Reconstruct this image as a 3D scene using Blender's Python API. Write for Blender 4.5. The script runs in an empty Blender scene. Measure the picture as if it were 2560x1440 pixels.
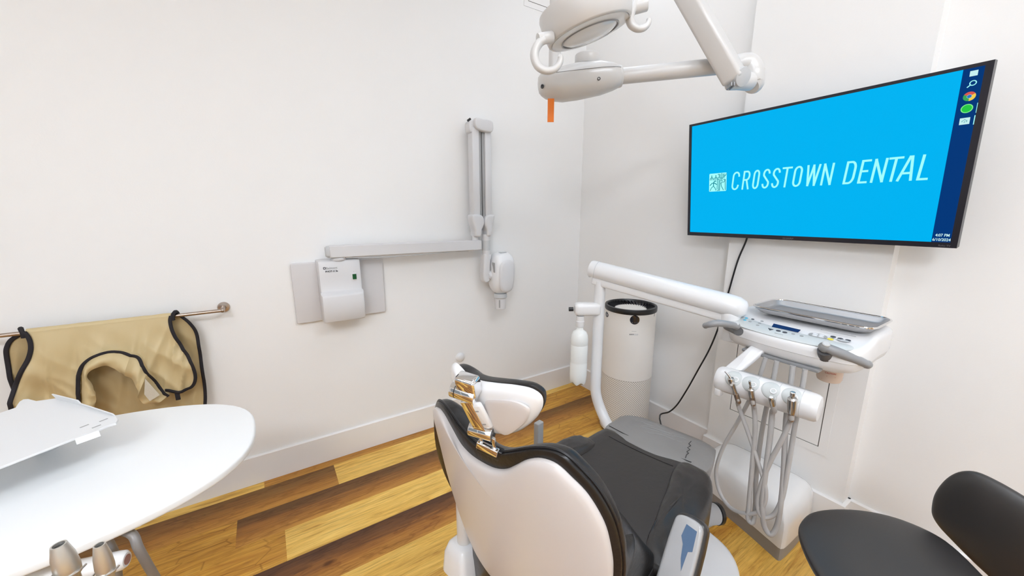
import bpy, bmesh, math, random
from mathutils import Vector, Matrix, noise
random.seed(7)
V = Vector
PI = math.pi

# ------------------------------------------------------------------ camera
CAM_H, FPX = 1.35, 950.0
PITCH, YAW = math.radians(11.675), math.radians(32.935)
CAM = V((0, 0, CAM_H))
FWD = V((math.sin(YAW) * math.cos(PITCH), math.cos(YAW) * math.cos(PITCH), -math.sin(PITCH)))
RGT = V((math.cos(YAW), -math.sin(YAW), 0))
UPV = RGT.cross(FWD)
scene = bpy.context.scene
col = scene.collection
cd = bpy.data.cameras.new('camera')
cd.sensor_fit = 'HORIZONTAL'; cd.sensor_width = 36.0; cd.lens = FPX / 2560 * 36.0
cd.clip_start = 0.02; cd.clip_end = 60
camera = bpy.data.objects.new('camera', cd); col.objects.link(camera)
camera.matrix_world = Matrix(((RGT.x, UPV.x, -FWD.x, 0), (RGT.y, UPV.y, -FWD.y, 0), (RGT.z, UPV.z, -FWD.z, CAM_H), (0, 0, 0, 1)))
scene.camera = camera

# ------------------------------------------------------------------ world, exposure
w = bpy.data.worlds.new('world'); scene.world = w; w.use_nodes = True
w.node_tree.nodes['Background'].inputs[0].default_value = (0.9, 0.95, 1, 1)
w.node_tree.nodes['Background'].inputs[1].default_value = 0.3
vs = scene.view_settings
vs.view_transform = 'Standard'; vs.look = 'None'; vs.gamma = 1.0; vs.use_curve_mapping = False
vs.exposure = 0.0
# light strengths: ceiling light panels (x, y, size x, size y, strength), last one added fill; added fill windows
PANELS = [(0.85, 0.86, 1.2, 0.6, 3.2), (-1.30, 0.10, 1.2, 0.6, 5.0), (0.80, -0.75, 1.2, 0.6, 14.5), (-1.30, -1.50, 1.2, 0.6, 37.0), (1.60, 1.50, 0.4, 0.4, 6.5)]
FILL_WINDOWS = [1.0, 0.3]
CEIL = 2.95

# ------------------------------------------------------------------ measuring helpers (photo pixel -> point on a known plane)
def ray(x, y): return RGT * ((x - 1280) / FPX) + UPV * ((720 - y) / FPX) + FWD
def pz(x, y, z): d = ray(x, y); return CAM + d * ((z - CAM_H) / d.z)
def py(x, y, Y): d = ray(x, y); return CAM + d * (Y / d.y)
def pxx(x, y, X): d = ray(x, y); return CAM + d * (X / d.x)
def pd(x, y, D): return CAM + ray(x, y) * D
def ppl(x, y, p0, n): d = ray(x, y); return CAM + d * ((p0 - CAM).dot(n) / d.dot(n))

# ------------------------------------------------------------------ materials
def mat(name, color, rough=0.5, metal=0.0, emit=0.0, spec=0.5, coat=0.0, bump=None, vary=0.0, sheen=0.0, trans=0.0, alpha=1.0, sub=0.0):
    m = bpy.data.materials.new(name); m.use_nodes = True
    nt = m.node_tree; b = nt.nodes['Principled BSDF']
    c = (*color, 1)
    b.inputs['Base Color'].default_value = c
    b.inputs['Roughness'].default_value = rough
    b.inputs['Metallic'].default_value = metal
    b.inputs['Specular IOR Level'].default_value = spec
    b.inputs['Coat Weight'].default_value = coat
    b.inputs['Coat Roughness'].default_value = 0.08
    b.inputs['Sheen Weight'].default_value = sheen
    b.inputs['Transmission Weight'].default_value = trans
    b.inputs['Subsurface Weight'].default_value = sub
    b.inputs['Subsurface Radius'].default_value = (0.02, 0.02, 0.02)
    if emit:
        b.inputs['Emission Color'].default_value = c
        b.inputs['Emission Strength'].default_value = emit
    tc = nt.nodes.new('ShaderNodeTexCoord')
    if vary:
        n = nt.nodes.new('ShaderNodeTexNoise'); n.inputs['Scale'].default_value = 6; n.inputs['Detail'].default_value = 4
        mx = nt.nodes.new('ShaderNodeMix'); mx.data_type = 'RGBA'
        mx.inputs[6].default_value = c
        mx.inputs[7].default_value = (*[q * (1 - vary) for q in color], 1)
        nt.links.new(tc.outputs['Object'], n.inputs['Vector']); nt.links.new(n.outputs['Fac'], mx.inputs[0])
        nt.links.new(mx.outputs[2], b.inputs['Base Color'])
    if bump:
        sc, st, kind = bump
        bp = nt.nodes.new('ShaderNodeBump'); bp.inputs['Strength'].default_value = st; bp.inputs['Distance'].default_value = 0.004
        if kind == 'voronoi':
            n = nt.nodes.new('ShaderNodeTexVoronoi'); n.inputs['Scale'].default_value = sc; o = n.outputs['Distance']
        else:
            n = nt.nodes.new('ShaderNodeTexNoise'); n.inputs['Scale'].default_value = sc; n.inputs['Detail'].default_value = 6; o = n.outputs['Fac']
        nt.links.new(tc.outputs['Object'], n.inputs['Vector']); nt.links.new(o, bp.inputs['Height']); nt.links.new(bp.outputs['Normal'], b.inputs['Normal'])
    return m

M = dict(
    wall=mat('wall_paint', (0.885, 0.878, 0.868), 0.75, spec=0.25, bump=(160, 0.06, 'noise')),
    ceil=mat('ceiling_paint', (0.90, 0.90, 0.89), 0.9, spec=0.1),
    trim=mat('trim_paint', (0.87, 0.855, 0.845), 0.35),
    white=mat('white_plastic', (0.80, 0.80, 0.81), 0.28, coat=0.3),
    white2=mat('white_enamel', (0.80, 0.80, 0.80), 0.2, coat=0.4),
    shell=mat('shell_plastic', (0.66, 0.62, 0.605), 0.35, coat=0.15),
    offwhite=mat('offwhite_plastic', (0.87, 0.84, 0.80), 0.45),
    plate=mat('plate_plastic', (0.68, 0.665, 0.67), 0.45),
    xray=mat('xray_plastic', (0.69, 0.685, 0.695), 0.4),
    lamp=mat('lamp_plastic', (0.66, 0.65, 0.64), 0.28, coat=0.2),
    grey=mat('grey_plastic', (0.27, 0.275, 0.285), 0.3),
    midgrey=mat('mid_grey', (0.36, 0.36, 0.36), 0.45),
    lightgrey=mat('light_grey', (0.55, 0.56, 0.57), 0.45),
    kick=mat('kick_plate', (0.30, 0.285, 0.27), 0.45),
    darkgrey=mat('dark_grey', (0.09, 0.09, 0.095), 0.45),
    black=mat('black_plastic', (0.012, 0.012, 0.014), 0.35),
    gloss=mat('black_gloss', (0.006, 0.005, 0.012), 0.08, coat=0.5),
    leather=mat('black_leather', (0.014, 0.013, 0.013), 0.30, spec=0.42, bump=(90, 0.18, 'noise')),
    leather2=mat('seat_leather', (0.030, 0.027, 0.026), 0.28, spec=0.5, bump=(60, 0.15, 'noise')),
    stool=mat('stool_vinyl', (0.020, 0.018, 0.018), 0.46, spec=0.8),
    chrome=mat('chrome', (0.82, 0.82, 0.83), 0.07, 1.0),
    steel=mat('brushed_steel', (0.62, 0.61, 0.60), 0.25, 1.0, bump=(30, 0.05, 'noise')),
    traysteel=mat('tray_steel', (0.50, 0.495, 0.50), 0.42, 0.9),
    nickel=mat('brushed_nickel', (0.42, 0.35, 0.30), 0.28, 1.0),
    satin=mat('satin_aluminium', (0.62, 0.60, 0.56), 0.38, 0.85),
    hose=mat('hose_grey', (0.47, 0.46, 0.455), 0.4),
    tabletop=mat('table_laminate', (0.84, 0.85, 0.85), 0.35),
    sheet=mat('sheet_metal_white', (0.74, 0.745, 0.75), 0.4),
    apron=mat('apron_vinyl', (0.60, 0.48, 0.265), 0.48, bump=(14, 0.35, 'noise')),
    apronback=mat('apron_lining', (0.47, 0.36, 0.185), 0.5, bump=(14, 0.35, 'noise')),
    binding=mat('black_binding', (0.010, 0.008, 0.012), 0.75),
    velcro=mat('cream_velcro', (0.62, 0.57, 0.47), 0.95, bump=(400, 0.5, 'noise')),
    orange=mat('orange_plastic', (0.85, 0.20, 0.008), 0.45),
    bottle=mat('bottle_plastic', (0.86, 0.88, 0.87), 0.25, sub=0.15),
    jar=mat('jar_label', (0.74, 0.60, 0.50), 0.4),
    red=mat('red_print', (0.60, 0.06, 0.03), 0.5),
    panelgrey=mat('control_panel', (0.60, 0.63, 0.63), 0.35),
    lcd=mat('lcd_blue', (0.008, 0.018, 0.10), 0.2),
    cyan=mat('cyan_print', (0.05, 0.50, 0.72), 0.5),
    yellow=mat('yellow_button', (0.85, 0.70, 0.05), 0.4),
    print=mat('dark_print', (0.06, 0.06, 0.07), 0.5),
    greensw=mat('green_switch', (0.003, 0.09, 0.02), 0.25),
    bezel=mat('tv_bezel', (0.012, 0.012, 0.02), 0.3),
    bezelprint=mat('bezel_print', (0.16, 0.16, 0.18), 0.4),
    tvback=mat('tv_back', (0.02, 0.02, 0.02), 0.5),
    lens=mat('lamp_lens', (0.80, 0.82, 0.84), 0.12, coat=0.4),
    gap=mat('dark_gap', (0.10, 0.09, 0.08), 0.8),
    grey_arm=mat('grey_arm_metal', (0.26, 0.245, 0.235), 0.4, 0.2),
    bluetint=mat('clear_film_tint', (0.10, 0.16, 0.26), 0.15),
    armpad=mat('armrest_grey_plastic', (0.40, 0.40, 0.405), 0.18, coat=0.3),
)
def emis(name, color, s=1.0):
    m = bpy.data.materials.new(name); m.use_nodes = True; nt = m.node_tree
    b = nt.nodes['Principled BSDF']; b.inputs['Base Color'].default_value = (0.0, 0.0, 0.0, 1); b.inputs['Roughness'].default_value = 0.3; b.inputs['Specular IOR Level'].default_value = 0.03
    b.inputs['Emission Color'].default_value = (*color, 1); b.inputs['Emission Strength'].default_value = s
    return m
def srgb(r, g, b): return tuple(((c / 255 + 0.055) / 1.055) ** 2.4 if c > 10 else c / 255 / 12.92 for c in (r, g, b))
M['scr_blue'] = emis('screen_blue', srgb(0, 180, 243))
M['scr_navy'] = emis('screen_navy', srgb(4, 56, 122))
M['scr_white'] = emis('screen_pale', srgb(165, 255, 253))
M['scr_ink'] = emis('screen_teal', srgb(25, 140, 155))
M['scr_icon'] = emis('screen_icon', srgb(200, 240, 240))
for k, c in dict(r=(219, 90, 80), g=(60, 165, 90), y=(240, 205, 80), b=(40, 120, 200), gr=(40, 200, 70), lg=(130, 240, 140)).items():
    M['scr_' + k] = emis('screen_' + k, srgb(*c))

def floor_material():
    m = bpy.data.materials.new('oak_laminate_planks'); m.use_nodes = True; nt = m.node_tree; N = nt.nodes; L = nt.links
    b = N['Principled BSDF']
    tone = N.new('ShaderNodeAttribute'); tone.attribute_name = 'tone'
    seed = N.new('ShaderNodeAttribute'); seed.attribute_name = 'seed'
    cross = N.new('ShaderNodeAttribute'); cross.attribute_name = 'cross'
    geo = N.new('ShaderNodeNewGeometry')
    add = N.new('ShaderNodeVectorMath'); add.operation = 'ADD'
    comb = N.new('ShaderNodeCombineXYZ')
    ms = N.new('ShaderNodeMath'); ms.operation = 'MULTIPLY'; ms.inputs[1].default_value = 7.3
    L.new(seed.outputs['Fac'], ms.inputs[0]); L.new(ms.outputs[0], comb.inputs[0]); L.new(ms.outputs[0], comb.inputs[2])
    L.new(geo.outputs['Position'], add.inputs[0]); L.new(comb.outputs[0], add.inputs[1])
    def mapped(sx, sy):
        mp = N.new('ShaderNodeMapping'); mp.inputs['Scale'].default_value = (sx, sy, 1); L.new(add.outputs[0], mp.inputs['Vector']); return mp.outputs[0]
    def nz(vec, scale, det, dist=0.0, rough=0.6):
        n = N.new('ShaderNodeTexNoise'); n.inputs['Scale'].default_value = scale; n.inputs['Detail'].default_value = det
        n.inputs['Distortion'].default_value = dist; n.inputs['Roughness'].default_value = rough; L.new(vec, n.inputs['Vector']); return n.outputs['Fac']
    def math_(op, a, bv, clamp=False):
        q = N.new('ShaderNodeMath'); q.operation = op; q.use_clamp = clamp
        for i, s in enumerate((a, bv)):
            if isinstance(s, (int, float)): q.inputs[i].default_value = s
            else: L.new(s, q.inputs[i])
        return q.outputs[0]
    def ramp(f, stops):
        r = N.new('ShaderNodeValToRGB'); el = r.color_ramp.elements
        while len(el) < len(stops): el.new(0.5)
        for e, (p, c) in zip(el, stops): e.position = p; e.color = (*c, 1)
        L.new(f, r.inputs[0]); return r.outputs[0]
    def mix(f, a, bb, mode='MIX'):
        q = N.new('ShaderNodeMix'); q.data_type = 'RGBA'; q.blend_type = mode
        if isinstance(f, (int, float)): q.inputs[0].default_value = f
        else: L.new(f, q.inputs[0])
        for i, s in ((6, a), (7, bb)):
            if isinstance(s, tuple): q.inputs[i].default_value = (*s, 1)
            else: L.new(s, q.inputs[i])
        return q.outputs[2]
    fig = nz(mapped(1.3, 9), 2.2, 6, 0.9)          # broad figure along the board
    grain = nz(mapped(4, 90), 1.6, 6, 0.3, 0.7)    # fine grain
    arch = nz(mapped(5, 12), 2.5, 3, 2.0)
    # light boards
    lt = ramp(fig, [(0.30, srgb(182, 132, 58)), (0.45, srgb(224, 182, 92)), (0.75, srgb(240, 206, 120))])
    # brown boards: dark along the upper edge, honey brown below
    dk_f = math_('ADD', math_('MULTIPLY', cross.outputs['Fac'], 0.62), math_('MULTIPLY', fig, 0.55))
    dk = ramp(dk_f, [(0.28, srgb(190, 136, 62)), (0.48, srgb(160, 106, 48)), (0.66, srgb(114, 74, 42)), (0.85, srgb(86, 56, 38))])
    # honey boards with saw marks
    md = ramp(fig, [(0.25, srgb(166, 108, 40)), (0.55, srgb(204, 152, 62)), (0.8, srgb(222, 176, 88))])
    c1 = mix(math_('MULTIPLY', tone.outputs['Fac'], 2.0, True), lt, md)
    t2 = math_('SUBTRACT', math_('MULTIPLY', tone.outputs['Fac'], 2.0), 1.0, True)
    base = mix(t2, c1, dk)
    base = mix(1.0, base, (1.14, 1.14, 1.12), 'MULTIPLY')
    gl = ramp(grain, [(0.30, (0.46, 0.38, 0.30)), (0.46, (0.86, 0.83, 0.79)), (0.62, (1.06, 1.06, 1.06))])
    base = mix(0.85, base, gl, 'MULTIPLY')
    # arched cathedral streaks on the brown boards
    wv = N.new('ShaderNodeTexWave'); wv.wave_type = 'RINGS'; wv.inputs['Scale'].default_value = 9; wv.inputs['Distortion'].default_value = 9; wv.inputs['Detail'].default_value = 3
    L.new(mapped(0.9, 3.2), wv.inputs['Vector'])
    wr = ramp(wv.outputs['Fac'], [(0.0, (0.62, 0.55, 0.5)), (0.18, (1, 1, 1))])
    base = mix(math_('MULTIPLY', tone.outputs['Fac'], 0.55), base, mix(1.0, base, wr, 'MULTIPLY'))
    # knots
    vo = N.new('ShaderNodeTexVoronoi'); vo.inputs['Scale'].default_value = 2.6; L.new(mapped(1.0, 1.9), vo.inputs['Vector'])
    kd = math_('ADD', vo.outputs['Distance'], math_('MULTIPLY', math_('SUBTRACT', arch, 0.5), 0.07))
    kn = ramp(kd, [(0.03, (0.30, 0.20, 0.12)), (0.075, (1, 1, 1))])
    base = mix(0.8, base, mix(1.0, base, kn, 'MULTIPLY'))
    # saw marks across honey boards
    sw = N.new('ShaderNodeTexVoronoi'); sw.feature = 'DISTANCE_TO_EDGE'; sw.inputs['Scale'].default_value = 1; sw.inputs['Randomness'].default_value = 0.38; L.new(mapped(4.6, 24), sw.inputs['Vector'])
    sr = ramp(sw.outputs['Distance'], [(0.004, (0.36, 0.26, 0.17)), (0.022, (1, 1, 1))])
    band = math_('SUBTRACT', 1.0, math_('MULTIPLY', math_('ABSOLUTE', math_('SUBTRACT', tone.outputs['Fac'], 0.5), 0), 4.0), True)
    base = mix(math_('MULTIPLY', band, nz(mapped(3, 6), 2, 2)), base, mix(1.0, base, sr, 'MULTIPLY'))
    L.new(base, b.inputs['Base Color'])
    b.inputs['Roughness'].default_value = 0.42; b.inputs['Specular IOR Level'].default_value = 0.35
    bp = N.new('ShaderNodeBump'); bp.inputs['Strength'].default_value = 0.12; bp.inputs['Distance'].default_value = 0.002
    L.new(grain, bp.inputs['Height']); L.new(bp.outputs['Normal'], b.inputs['Normal'])
    return m

def perforated_material():
    m = mat('perforated_sheet', (0.86, 0.82, 0.77), 0.45); nt = m.node_tree; N = nt.nodes; L = nt.links; b = N['Principled BSDF']
    at = N.new('ShaderNodeAttribute'); at.attribute_name = 'unroll'
    mp = N.new('ShaderNodeMapping'); mp.inputs['Scale'].default_value = (105, 105, 1); L.new(at.outputs['Vector'], mp.inputs['Vector'])
    vo = N.new('ShaderNodeTexVoronoi'); vo.voronoi_dimensions = '2D'; vo.inputs['Randomness'].default_value = 0.0; vo.inputs['Scale'].default_value = 1.0
    mp.inputs['Rotation'].default_value = (0, 0, PI / 4)
    L.new(mp.outputs[0], vo.inputs['Vector'])
    r = N.new('ShaderNodeValToRGB'); r.color_ramp.elements[0].position = 0.27; r.color_ramp.elements[1].position = 0.33
    r.color_ramp.elements[0].color = (0.34, 0.31, 0.27, 1); r.color_ramp.elements[1].color = (0.87, 0.83, 0.78, 1)
    L.new(vo.outputs['Distance'], r.inputs[0]); L.new(r.outputs[0], b.inputs['Base Color'])
    return m
M['perf'] = perforated_material()

# ------------------------------------------------------------------ mesh builder
class B:
    def __init__(s): s.v = []; s.f = []
    def add(s, vs, fs):
        o = len(s.v); s.v += [V(q) for q in vs]; s.f += [tuple(i + o for i in f) for f in fs]; return s
    def loft(s, rings, closed=True, cap0=True, cap1=True):
        n = len(rings[0]); vs = [p for r in rings for p in r]; fs = []
        for i in range(len(rings) - 1):
            for j in range(n if closed else n - 1):
                k = (j + 1) % n
                fs.append((i * n + j, i * n + k, (i + 1) * n + k, (i + 1) * n + j))
        if cap0 and closed: fs.append(tuple(reversed(range(n))))
        if cap1 and closed: fs.append(tuple((len(rings) - 1) * n + j for j in range(n)))
        return s.add(vs, fs)
    def box(s, c, size, bev=0.0, ex=V((1, 0, 0)), ey=V((0, 1, 0)), ez=V((0, 0, 1)), seg=3):
        hx, hy, hz = (q / 2 for q in size); bev = min(bev, hx * .99, hy * .99, hz * .99)
        if bev <= 0:
            out = [(-hx, -hy), (hx, -hy), (hx, hy), (-hx, hy)]; prof = [(0, -hz), (0, hz)]
        else:
            out = rrect(2 * hx, 2 * hy, bev, seg); prof = edge_profile(-hz, hz, bev, seg)
        return s.puff(out, prof, lambda x, y, h: V(c) + ex * x + ey * y + ez * h)
    def puff(s, outline, prof, fn):
        rings = []
        for ins, h in prof:
            o = inset(outline, ins) if ins else outline
            rings.append([fn(x, y, h) for x, y in o])
        return s.loft(rings)
    def pillow(s, outline, tf, tb, fn, rings=9, p=2.4, center=None):
        cx = sum(q[0] for q in outline) / len(outline); cy = sum(q[1] for q in outline) / len(outline)
        if center: cx, cy = center
        R = []
        ks = [math.sin(PI / 2 * (i / rings) ** 0.8) for i in range(1, rings + 1)]
        def lay(k, h): return [fn(cx + (x - cx) * k, cy + (y - cy) * k, h) for x, y in outline]
        for k in ks[:-1]: R.append(lay(k, -tb * (1 - k ** p) ** (1 / p)))
        R.append(lay(1, 0))
        for k in reversed(ks[:-1]): R.append(lay(k, tf * (1 - k ** p) ** (1 / p)))
        n = len(outline); s.loft(R, cap0=False, cap1=False)
        o = len(s.v); s.v += [fn(cx, cy, -tb), fn(cx, cy, tf)]; b0 = o - len(R) * n
        for j in range(n):
            k = (j + 1) % n
            s.f.append((o, b0 + k, b0 + j)); e = b0 + (len(R) - 1) * n; s.f.append((o + 1, e + j, e + k))
        return s
    def lathe(s, prof, c, axis=V((0, 0, 1)), n=32, cap0=True, cap1=True):
        axis = V(axis).normalized(); a = axis.orthogonal().normalized(); b = axis.cross(a)
        rings = [[V(c) + axis * h + (a * math.cos(2 * PI * j / n) + b * math.sin(2 * PI * j / n)) * max(r, 1e-5) for j in range(n)] for r, h in prof]
        return s.loft(rings, cap0=cap0, cap1=cap1)
    def cyl(s, p0, p1, r0, r1=None, n=24, bev=0.0):
        p0, p1 = V(p0), V(p1); L = (p1 - p0).length; r1 = r0 if r1 is None else r1
        pr = [(r0, 0), (r1, L)]
        if bev: pr = [(r0 - bev, 0), (r0 - bev * .3, bev * .3), (r0, bev), (r1, L - bev), (r1 - bev * .3, L - bev * .3), (r1 - bev, L)]
        return s.lathe(pr, p0, p1 - p0, n)
    def tube(s, pts, r, n=10, smooth=6, flat=None, closed=False):
        """round tube along points; r a number or a list; flat=(axis, factor) squashes the section along an axis"""
        P = spline(pts, smooth, closed) if smooth else [V(q) for q in pts]
        m = len(P); rs = r if isinstance(r, (list, tuple)) else None
        rings = []; up = None
        for i, p in enumerate(P):
            a = P[(i - 1) % m] if (closed or i > 0) else p; c = P[(i + 1) % m] if (closed or i < m - 1) else p
            t = (c - a).normalized()
            if up is None: up = t.orthogonal().normalized()
            up = (up - t * up.dot(t)).normalized(); sd = t.cross(up)
            if rs:
                q = i / (m - 1) * (len(rs) - 1); k = min(int(q), len(rs) - 2); rr = rs[k] + (rs[k + 1] - rs[k]) * (q - k)
            else: rr = r
            ring = []
            for j in range(n):
                d = up * math.cos(2 * PI * j / n) * rr + sd * math.sin(2 * PI * j / n) * rr
                if flat: d -= flat[0] * d.dot(flat[0]) * (1 - flat[1])
                ring.append(p + d)
            rings.append(ring)
        if closed: rings.append(rings[0])
        return s.loft(rings, cap0=not closed, cap1=not closed)
    def ribbon(s, pts, wd, ht, fn, closed=False):
        """flat stroke of width wd through 2D points, height ht"""
        m = len(pts); Lp, Rp = [], []
        P = [V((q[0], q[1], 0)) for q in pts]
        for i in range(m):
            a = P[(i - 1) % m] if (closed or i > 0) else None; c = P[(i + 1) % m] if (closed or i < m - 1) else None
            d1 = (P[i] - a).normalized() if a is not None else None; d2 = (c - P[i]).normalized() if c is not None else None
            if d1 is None: d1 = d2
            if d2 is None: d2 = d1
            n1 = V((-d1.y, d1.x, 0)); n2 = V((-d2.y, d2.x, 0)); nn = (n1 + n2)
            nn = nn.normalized() if nn.length > 1e-4 else n1
            sc = min(1.0 / max(nn.dot(n1), 0.4), 2.0)
            Lp.append(P[i] + nn * wd / 2 * sc); Rp.append(P[i] - nn * wd / 2 * sc)
        rings = []
        rng = list(range(m)) + ([0] if closed else [])
        for i in rng:
            l, r = Lp[i], Rp[i]
            rings.append([fn(l.x, l.y, 0), fn(l.x, l.y, ht), fn(r.x, r.y, ht), fn(r.x, r.y, 0)])
        return s.loft(rings, cap0=not closed, cap1=not closed)
    def sphere(s, c, r, n=20, sc=V((1, 1, 1)), ex=V((1, 0, 0)), ey=V((0, 1, 0)), ez=V((0, 0, 1))):
        rings = []
        for i in range(1, n // 2):
            t = PI * i / (n // 2)
            rings.append([V(c) + ex * (math.sin(t) * math.cos(2 * PI * j / n) * r * sc.x) + ey * (math.sin(t) * math.sin(2 * PI * j / n) * r * sc.y) - ez * (math.cos(t) * r * sc.z) for j in range(n)])
        return s.loft(rings)
    def poly(s, outline, h0, h1, fn):
        return s.puff(outline, [(0, h0), (0, h1)], fn)

def spline(pts, k=6, closed=False):
    P = [V(q) for q in pts]; n = len(P); out = []
    if n < 3 and not closed: return [P[0].lerp(P[-1], i / k) for i in range(k + 1)]
    for i in range(n if closed else n - 1):
        p0 = P[(i - 1) % n] if (closed or i > 0) else P[0] * 2 - P[1]
        p1 = P[i]; p2 = P[(i + 1) % n]
        p3 = P[(i + 2) % n] if (closed or i < n - 2) else P[-1] * 2 - P[-2]
        # centripetal Catmull-Rom
        t0 = 0; t1 = t0 + max((p1 - p0).length, 1e-6) ** .5; t2 = t1 + max((p2 - p1).length, 1e-6) ** .5; t3 = t2 + max((p3 - p2).length, 1e-6) ** .5
        for j in range(k):
            t = t1 + (t2 - t1) * j / k
            a1 = p0 * ((t1 - t) / (t1 - t0)) + p1 * ((t - t0) / (t1 - t0)); a2 = p1 * ((t2 - t) / (t2 - t1)) + p2 * ((t - t1) / (t2 - t1)); a3 = p2 * ((t3 - t) / (t3 - t2)) + p3 * ((t - t2) / (t3 - t2))
            b1 = a1 * ((t2 - t) / (t2 - t0)) + a2 * ((t - t0) / (t2 - t0)); b2 = a2 * ((t3 - t) / (t3 - t1)) + a3 * ((t - t1) / (t3 - t1))
            out.append(b1 * ((t2 - t) / (t2 - t1)) + b2 * ((t - t1) / (t2 - t1)))
    if not closed: out.append(P[-1])
    return out
def sp2(pts, k=6, closed=True): return [(q.x, q.y) for q in spline([(x, y, 0) for x, y in pts], k, closed)]
def ccw(o):
    a = sum(o[i][0] * o[(i + 1) % len(o)][1] - o[(i + 1) % len(o)][0] * o[i][1] for i in range(len(o)))
    return o if a > 0 else list(reversed(o))
def inset(o, d):
    if d > 0.008:                      # wide insets: shrink about the middle so corners never cross
        x0, x1 = min(q[0] for q in o), max(q[0] for q in o); y0, y1 = min(q[1] for q in o), max(q[1] for q in o)
        cx, cy = (x0 + x1) / 2, (y0 + y1) / 2; kx, ky = max(1 - 2 * d / (x1 - x0), .02), max(1 - 2 * d / (y1 - y0), .02)
        return [(cx + (x - cx) * kx, cy + (y - cy) * ky) for x, y in o]
    o2 = []; n = len(o)
    for i in range(n):
        a, b, c = V(o[i - 1]), V(o[i]), V(o[(i + 1) % n])
        e1 = (b - a); e2 = (c - b)
        if e1.length < 1e-9: e1 = e2
        if e2.length < 1e-9: e2 = e1
        e1 = e1.normalized(); e2 = e2.normalized()
        n1 = V((-e1.y, e1.x)); n2 = V((-e2.y, e2.x)); m = n1 + n2
        m = m.normalized() if m.length > 1e-6 else n1
        k = d / max(m.dot(n1), 0.5)
        o2.append((b.x + m.x * k, b.y + m.y * k))
    return o2
def rrect(wd, ht, r, seg=5, cx=0, cy=0):
    r = min(r, wd / 2 * .999, ht / 2 * .999); out = []
    for k, (sx, sy) in enumerate(((1, 1), (-1, 1), (-1, -1), (1, -1))):
        for i in range(seg + 1):
            a = PI / 2 * k + PI / 2 * i / seg
            out.append((cx + sx * (wd / 2 - r) + r * math.cos(a), cy + sy * (ht / 2 - r) + r * math.sin(a)))
    return out
def ellipse(a, b, n=40, cx=0, cy=0, e=2.0):
    o = []
    for i in range(n):
        t = 2 * PI * i / n; c, s_ = math.cos(t), math.sin(t)
        o.append((cx + a * math.copysign(abs(c) ** (2 / e), c), cy + b * math.copysign(abs(s_) ** (2 / e), s_)))
    return o
def edge_profile(z0, z1, r, seg=4):
    p = []
    for i in range(seg + 1):
        a = PI / 2 * i / seg; p.append((r - r * math.sin(a), z0 + r - r * math.cos(a)))
    for i in range(seg + 1):
        a = PI / 2 * i / seg; p.append((r - r * math.cos(a), z1 - r + r * math.sin(a)))
    return p
def frame(o, ex, ey):
    o = V(o); ex = V(ex).normalized(); ey = V(ey); ey = (ey - ex * ey.dot(ex)).normalized(); ez = ex.cross(ey)
    f = lambda x, y, h=0: o + ex * x + ey * y + ez * h
    f.o, f.ex, f.ey, f.ez = o, ex, ey, ez
    f.inv = lambda p: ((p - o).dot(ex), (p - o).dot(ey))
    return f
def pix_outline(pixels, f, k=5, smooth=True):
    """outline of photo pixels measured on the plane of a frame"""
    o = [f.inv(ppl(x, y, f.o, f.ez)) for x, y in pixels]
    return ccw(sp2(o, k) if smooth else o)

# ------------------------------------------------------------------ object makers
ORG = {}
def thing(name, label, cat, loc, group=None):
    o = bpy.data.objects.new(name, None); col.objects.link(o); o.location = V(loc); o.empty_display_size = 0.05
    o['label'] = label; o['category'] = cat; o['kind'] = 'thing'
    if group: o['group'] = group
    ORG[o.name] = V(loc); return o
def obj(name, b, m, parent=None, label=None, origin=None, smooth=True, angle=38, subsurf=0, attrs=None):
    org = ORG[parent.name] if parent else V(origin or (0, 0, 0))
    me = bpy.data.meshes.new(name); me.from_pydata([q - org for q in b.v], [], b.f)
    bm = bmesh.new(); bm.from_mesh(me); bmesh.ops.recalc_face_normals(bm, faces=bm.faces); bm.to_mesh(me); bm.free()
    me.materials.append(M[m] if isinstance(m, str) else m)
    if smooth:
        me.shade_smooth(); me.set_sharp_from_angle(angle=math.radians(angle))
    o = bpy.data.objects.new(name, me); col.objects.link(o)
    if parent: o.parent = parent
    else: o.location = org
    if subsurf:
        md = o.modifiers.new('subsurf', 'SUBSURF'); md.levels = subsurf; md.render_levels = subsurf
    if label: o['label'] = label
    ORG[o.name] = org; return o
def tag(o, label, cat, group=None):
    o['label'] = label; o['category'] = cat; o['kind'] = 'thing'
    if group: o['group'] = group
    return o
def struct(name, b, m, smooth=False):
    o = obj(name, b, m, smooth=smooth); o['kind'] = 'structure'; return o
def text_mesh(txt, size, shear=0.0, sx=1.0, depth=0.0004, bold=0.0):
    cu = bpy.data.curves.new('txt', 'FONT'); cu.body = txt; cu.size = size; cu.shear = shear; cu.extrude = depth; cu.offset = bold; cu.resolution_u = 4
    o = bpy.data.objects.new('txt', cu); col.objects.link(o)
    dg = bpy.context.evaluated_depsgraph_get(); me = bpy.data.meshes.new_from_object(o.evaluated_get(dg))
    bb = B(); bb.v = [V((q.co.x * sx, q.co.y, q.co.z)) for q in me.vertices]; bb.f = [tuple(p.vertices) for p in me.polygons]
    bpy.data.objects.remove(o); bpy.data.meshes.remove(me); bpy.data.curves.remove(cu)
    return bb
def put_text(txt, size, fn, x, y, align='l', width=None, **kw):
    """text in a frame whose y axis points up on the face"""
    t = text_mesh(txt, size, **kw)
    x0 = min(q.x for q in t.v); x1 = max(q.x for q in t.v); sc = (width / (x1 - x0)) if width else 1
    off = x - x0 * sc if align == 'l' else x - (x0 + x1) / 2 * sc
    t.v = [fn(q.x * sc + off, q.y + y, q.z + 0.0004) for q in t.v]; return t

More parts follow.
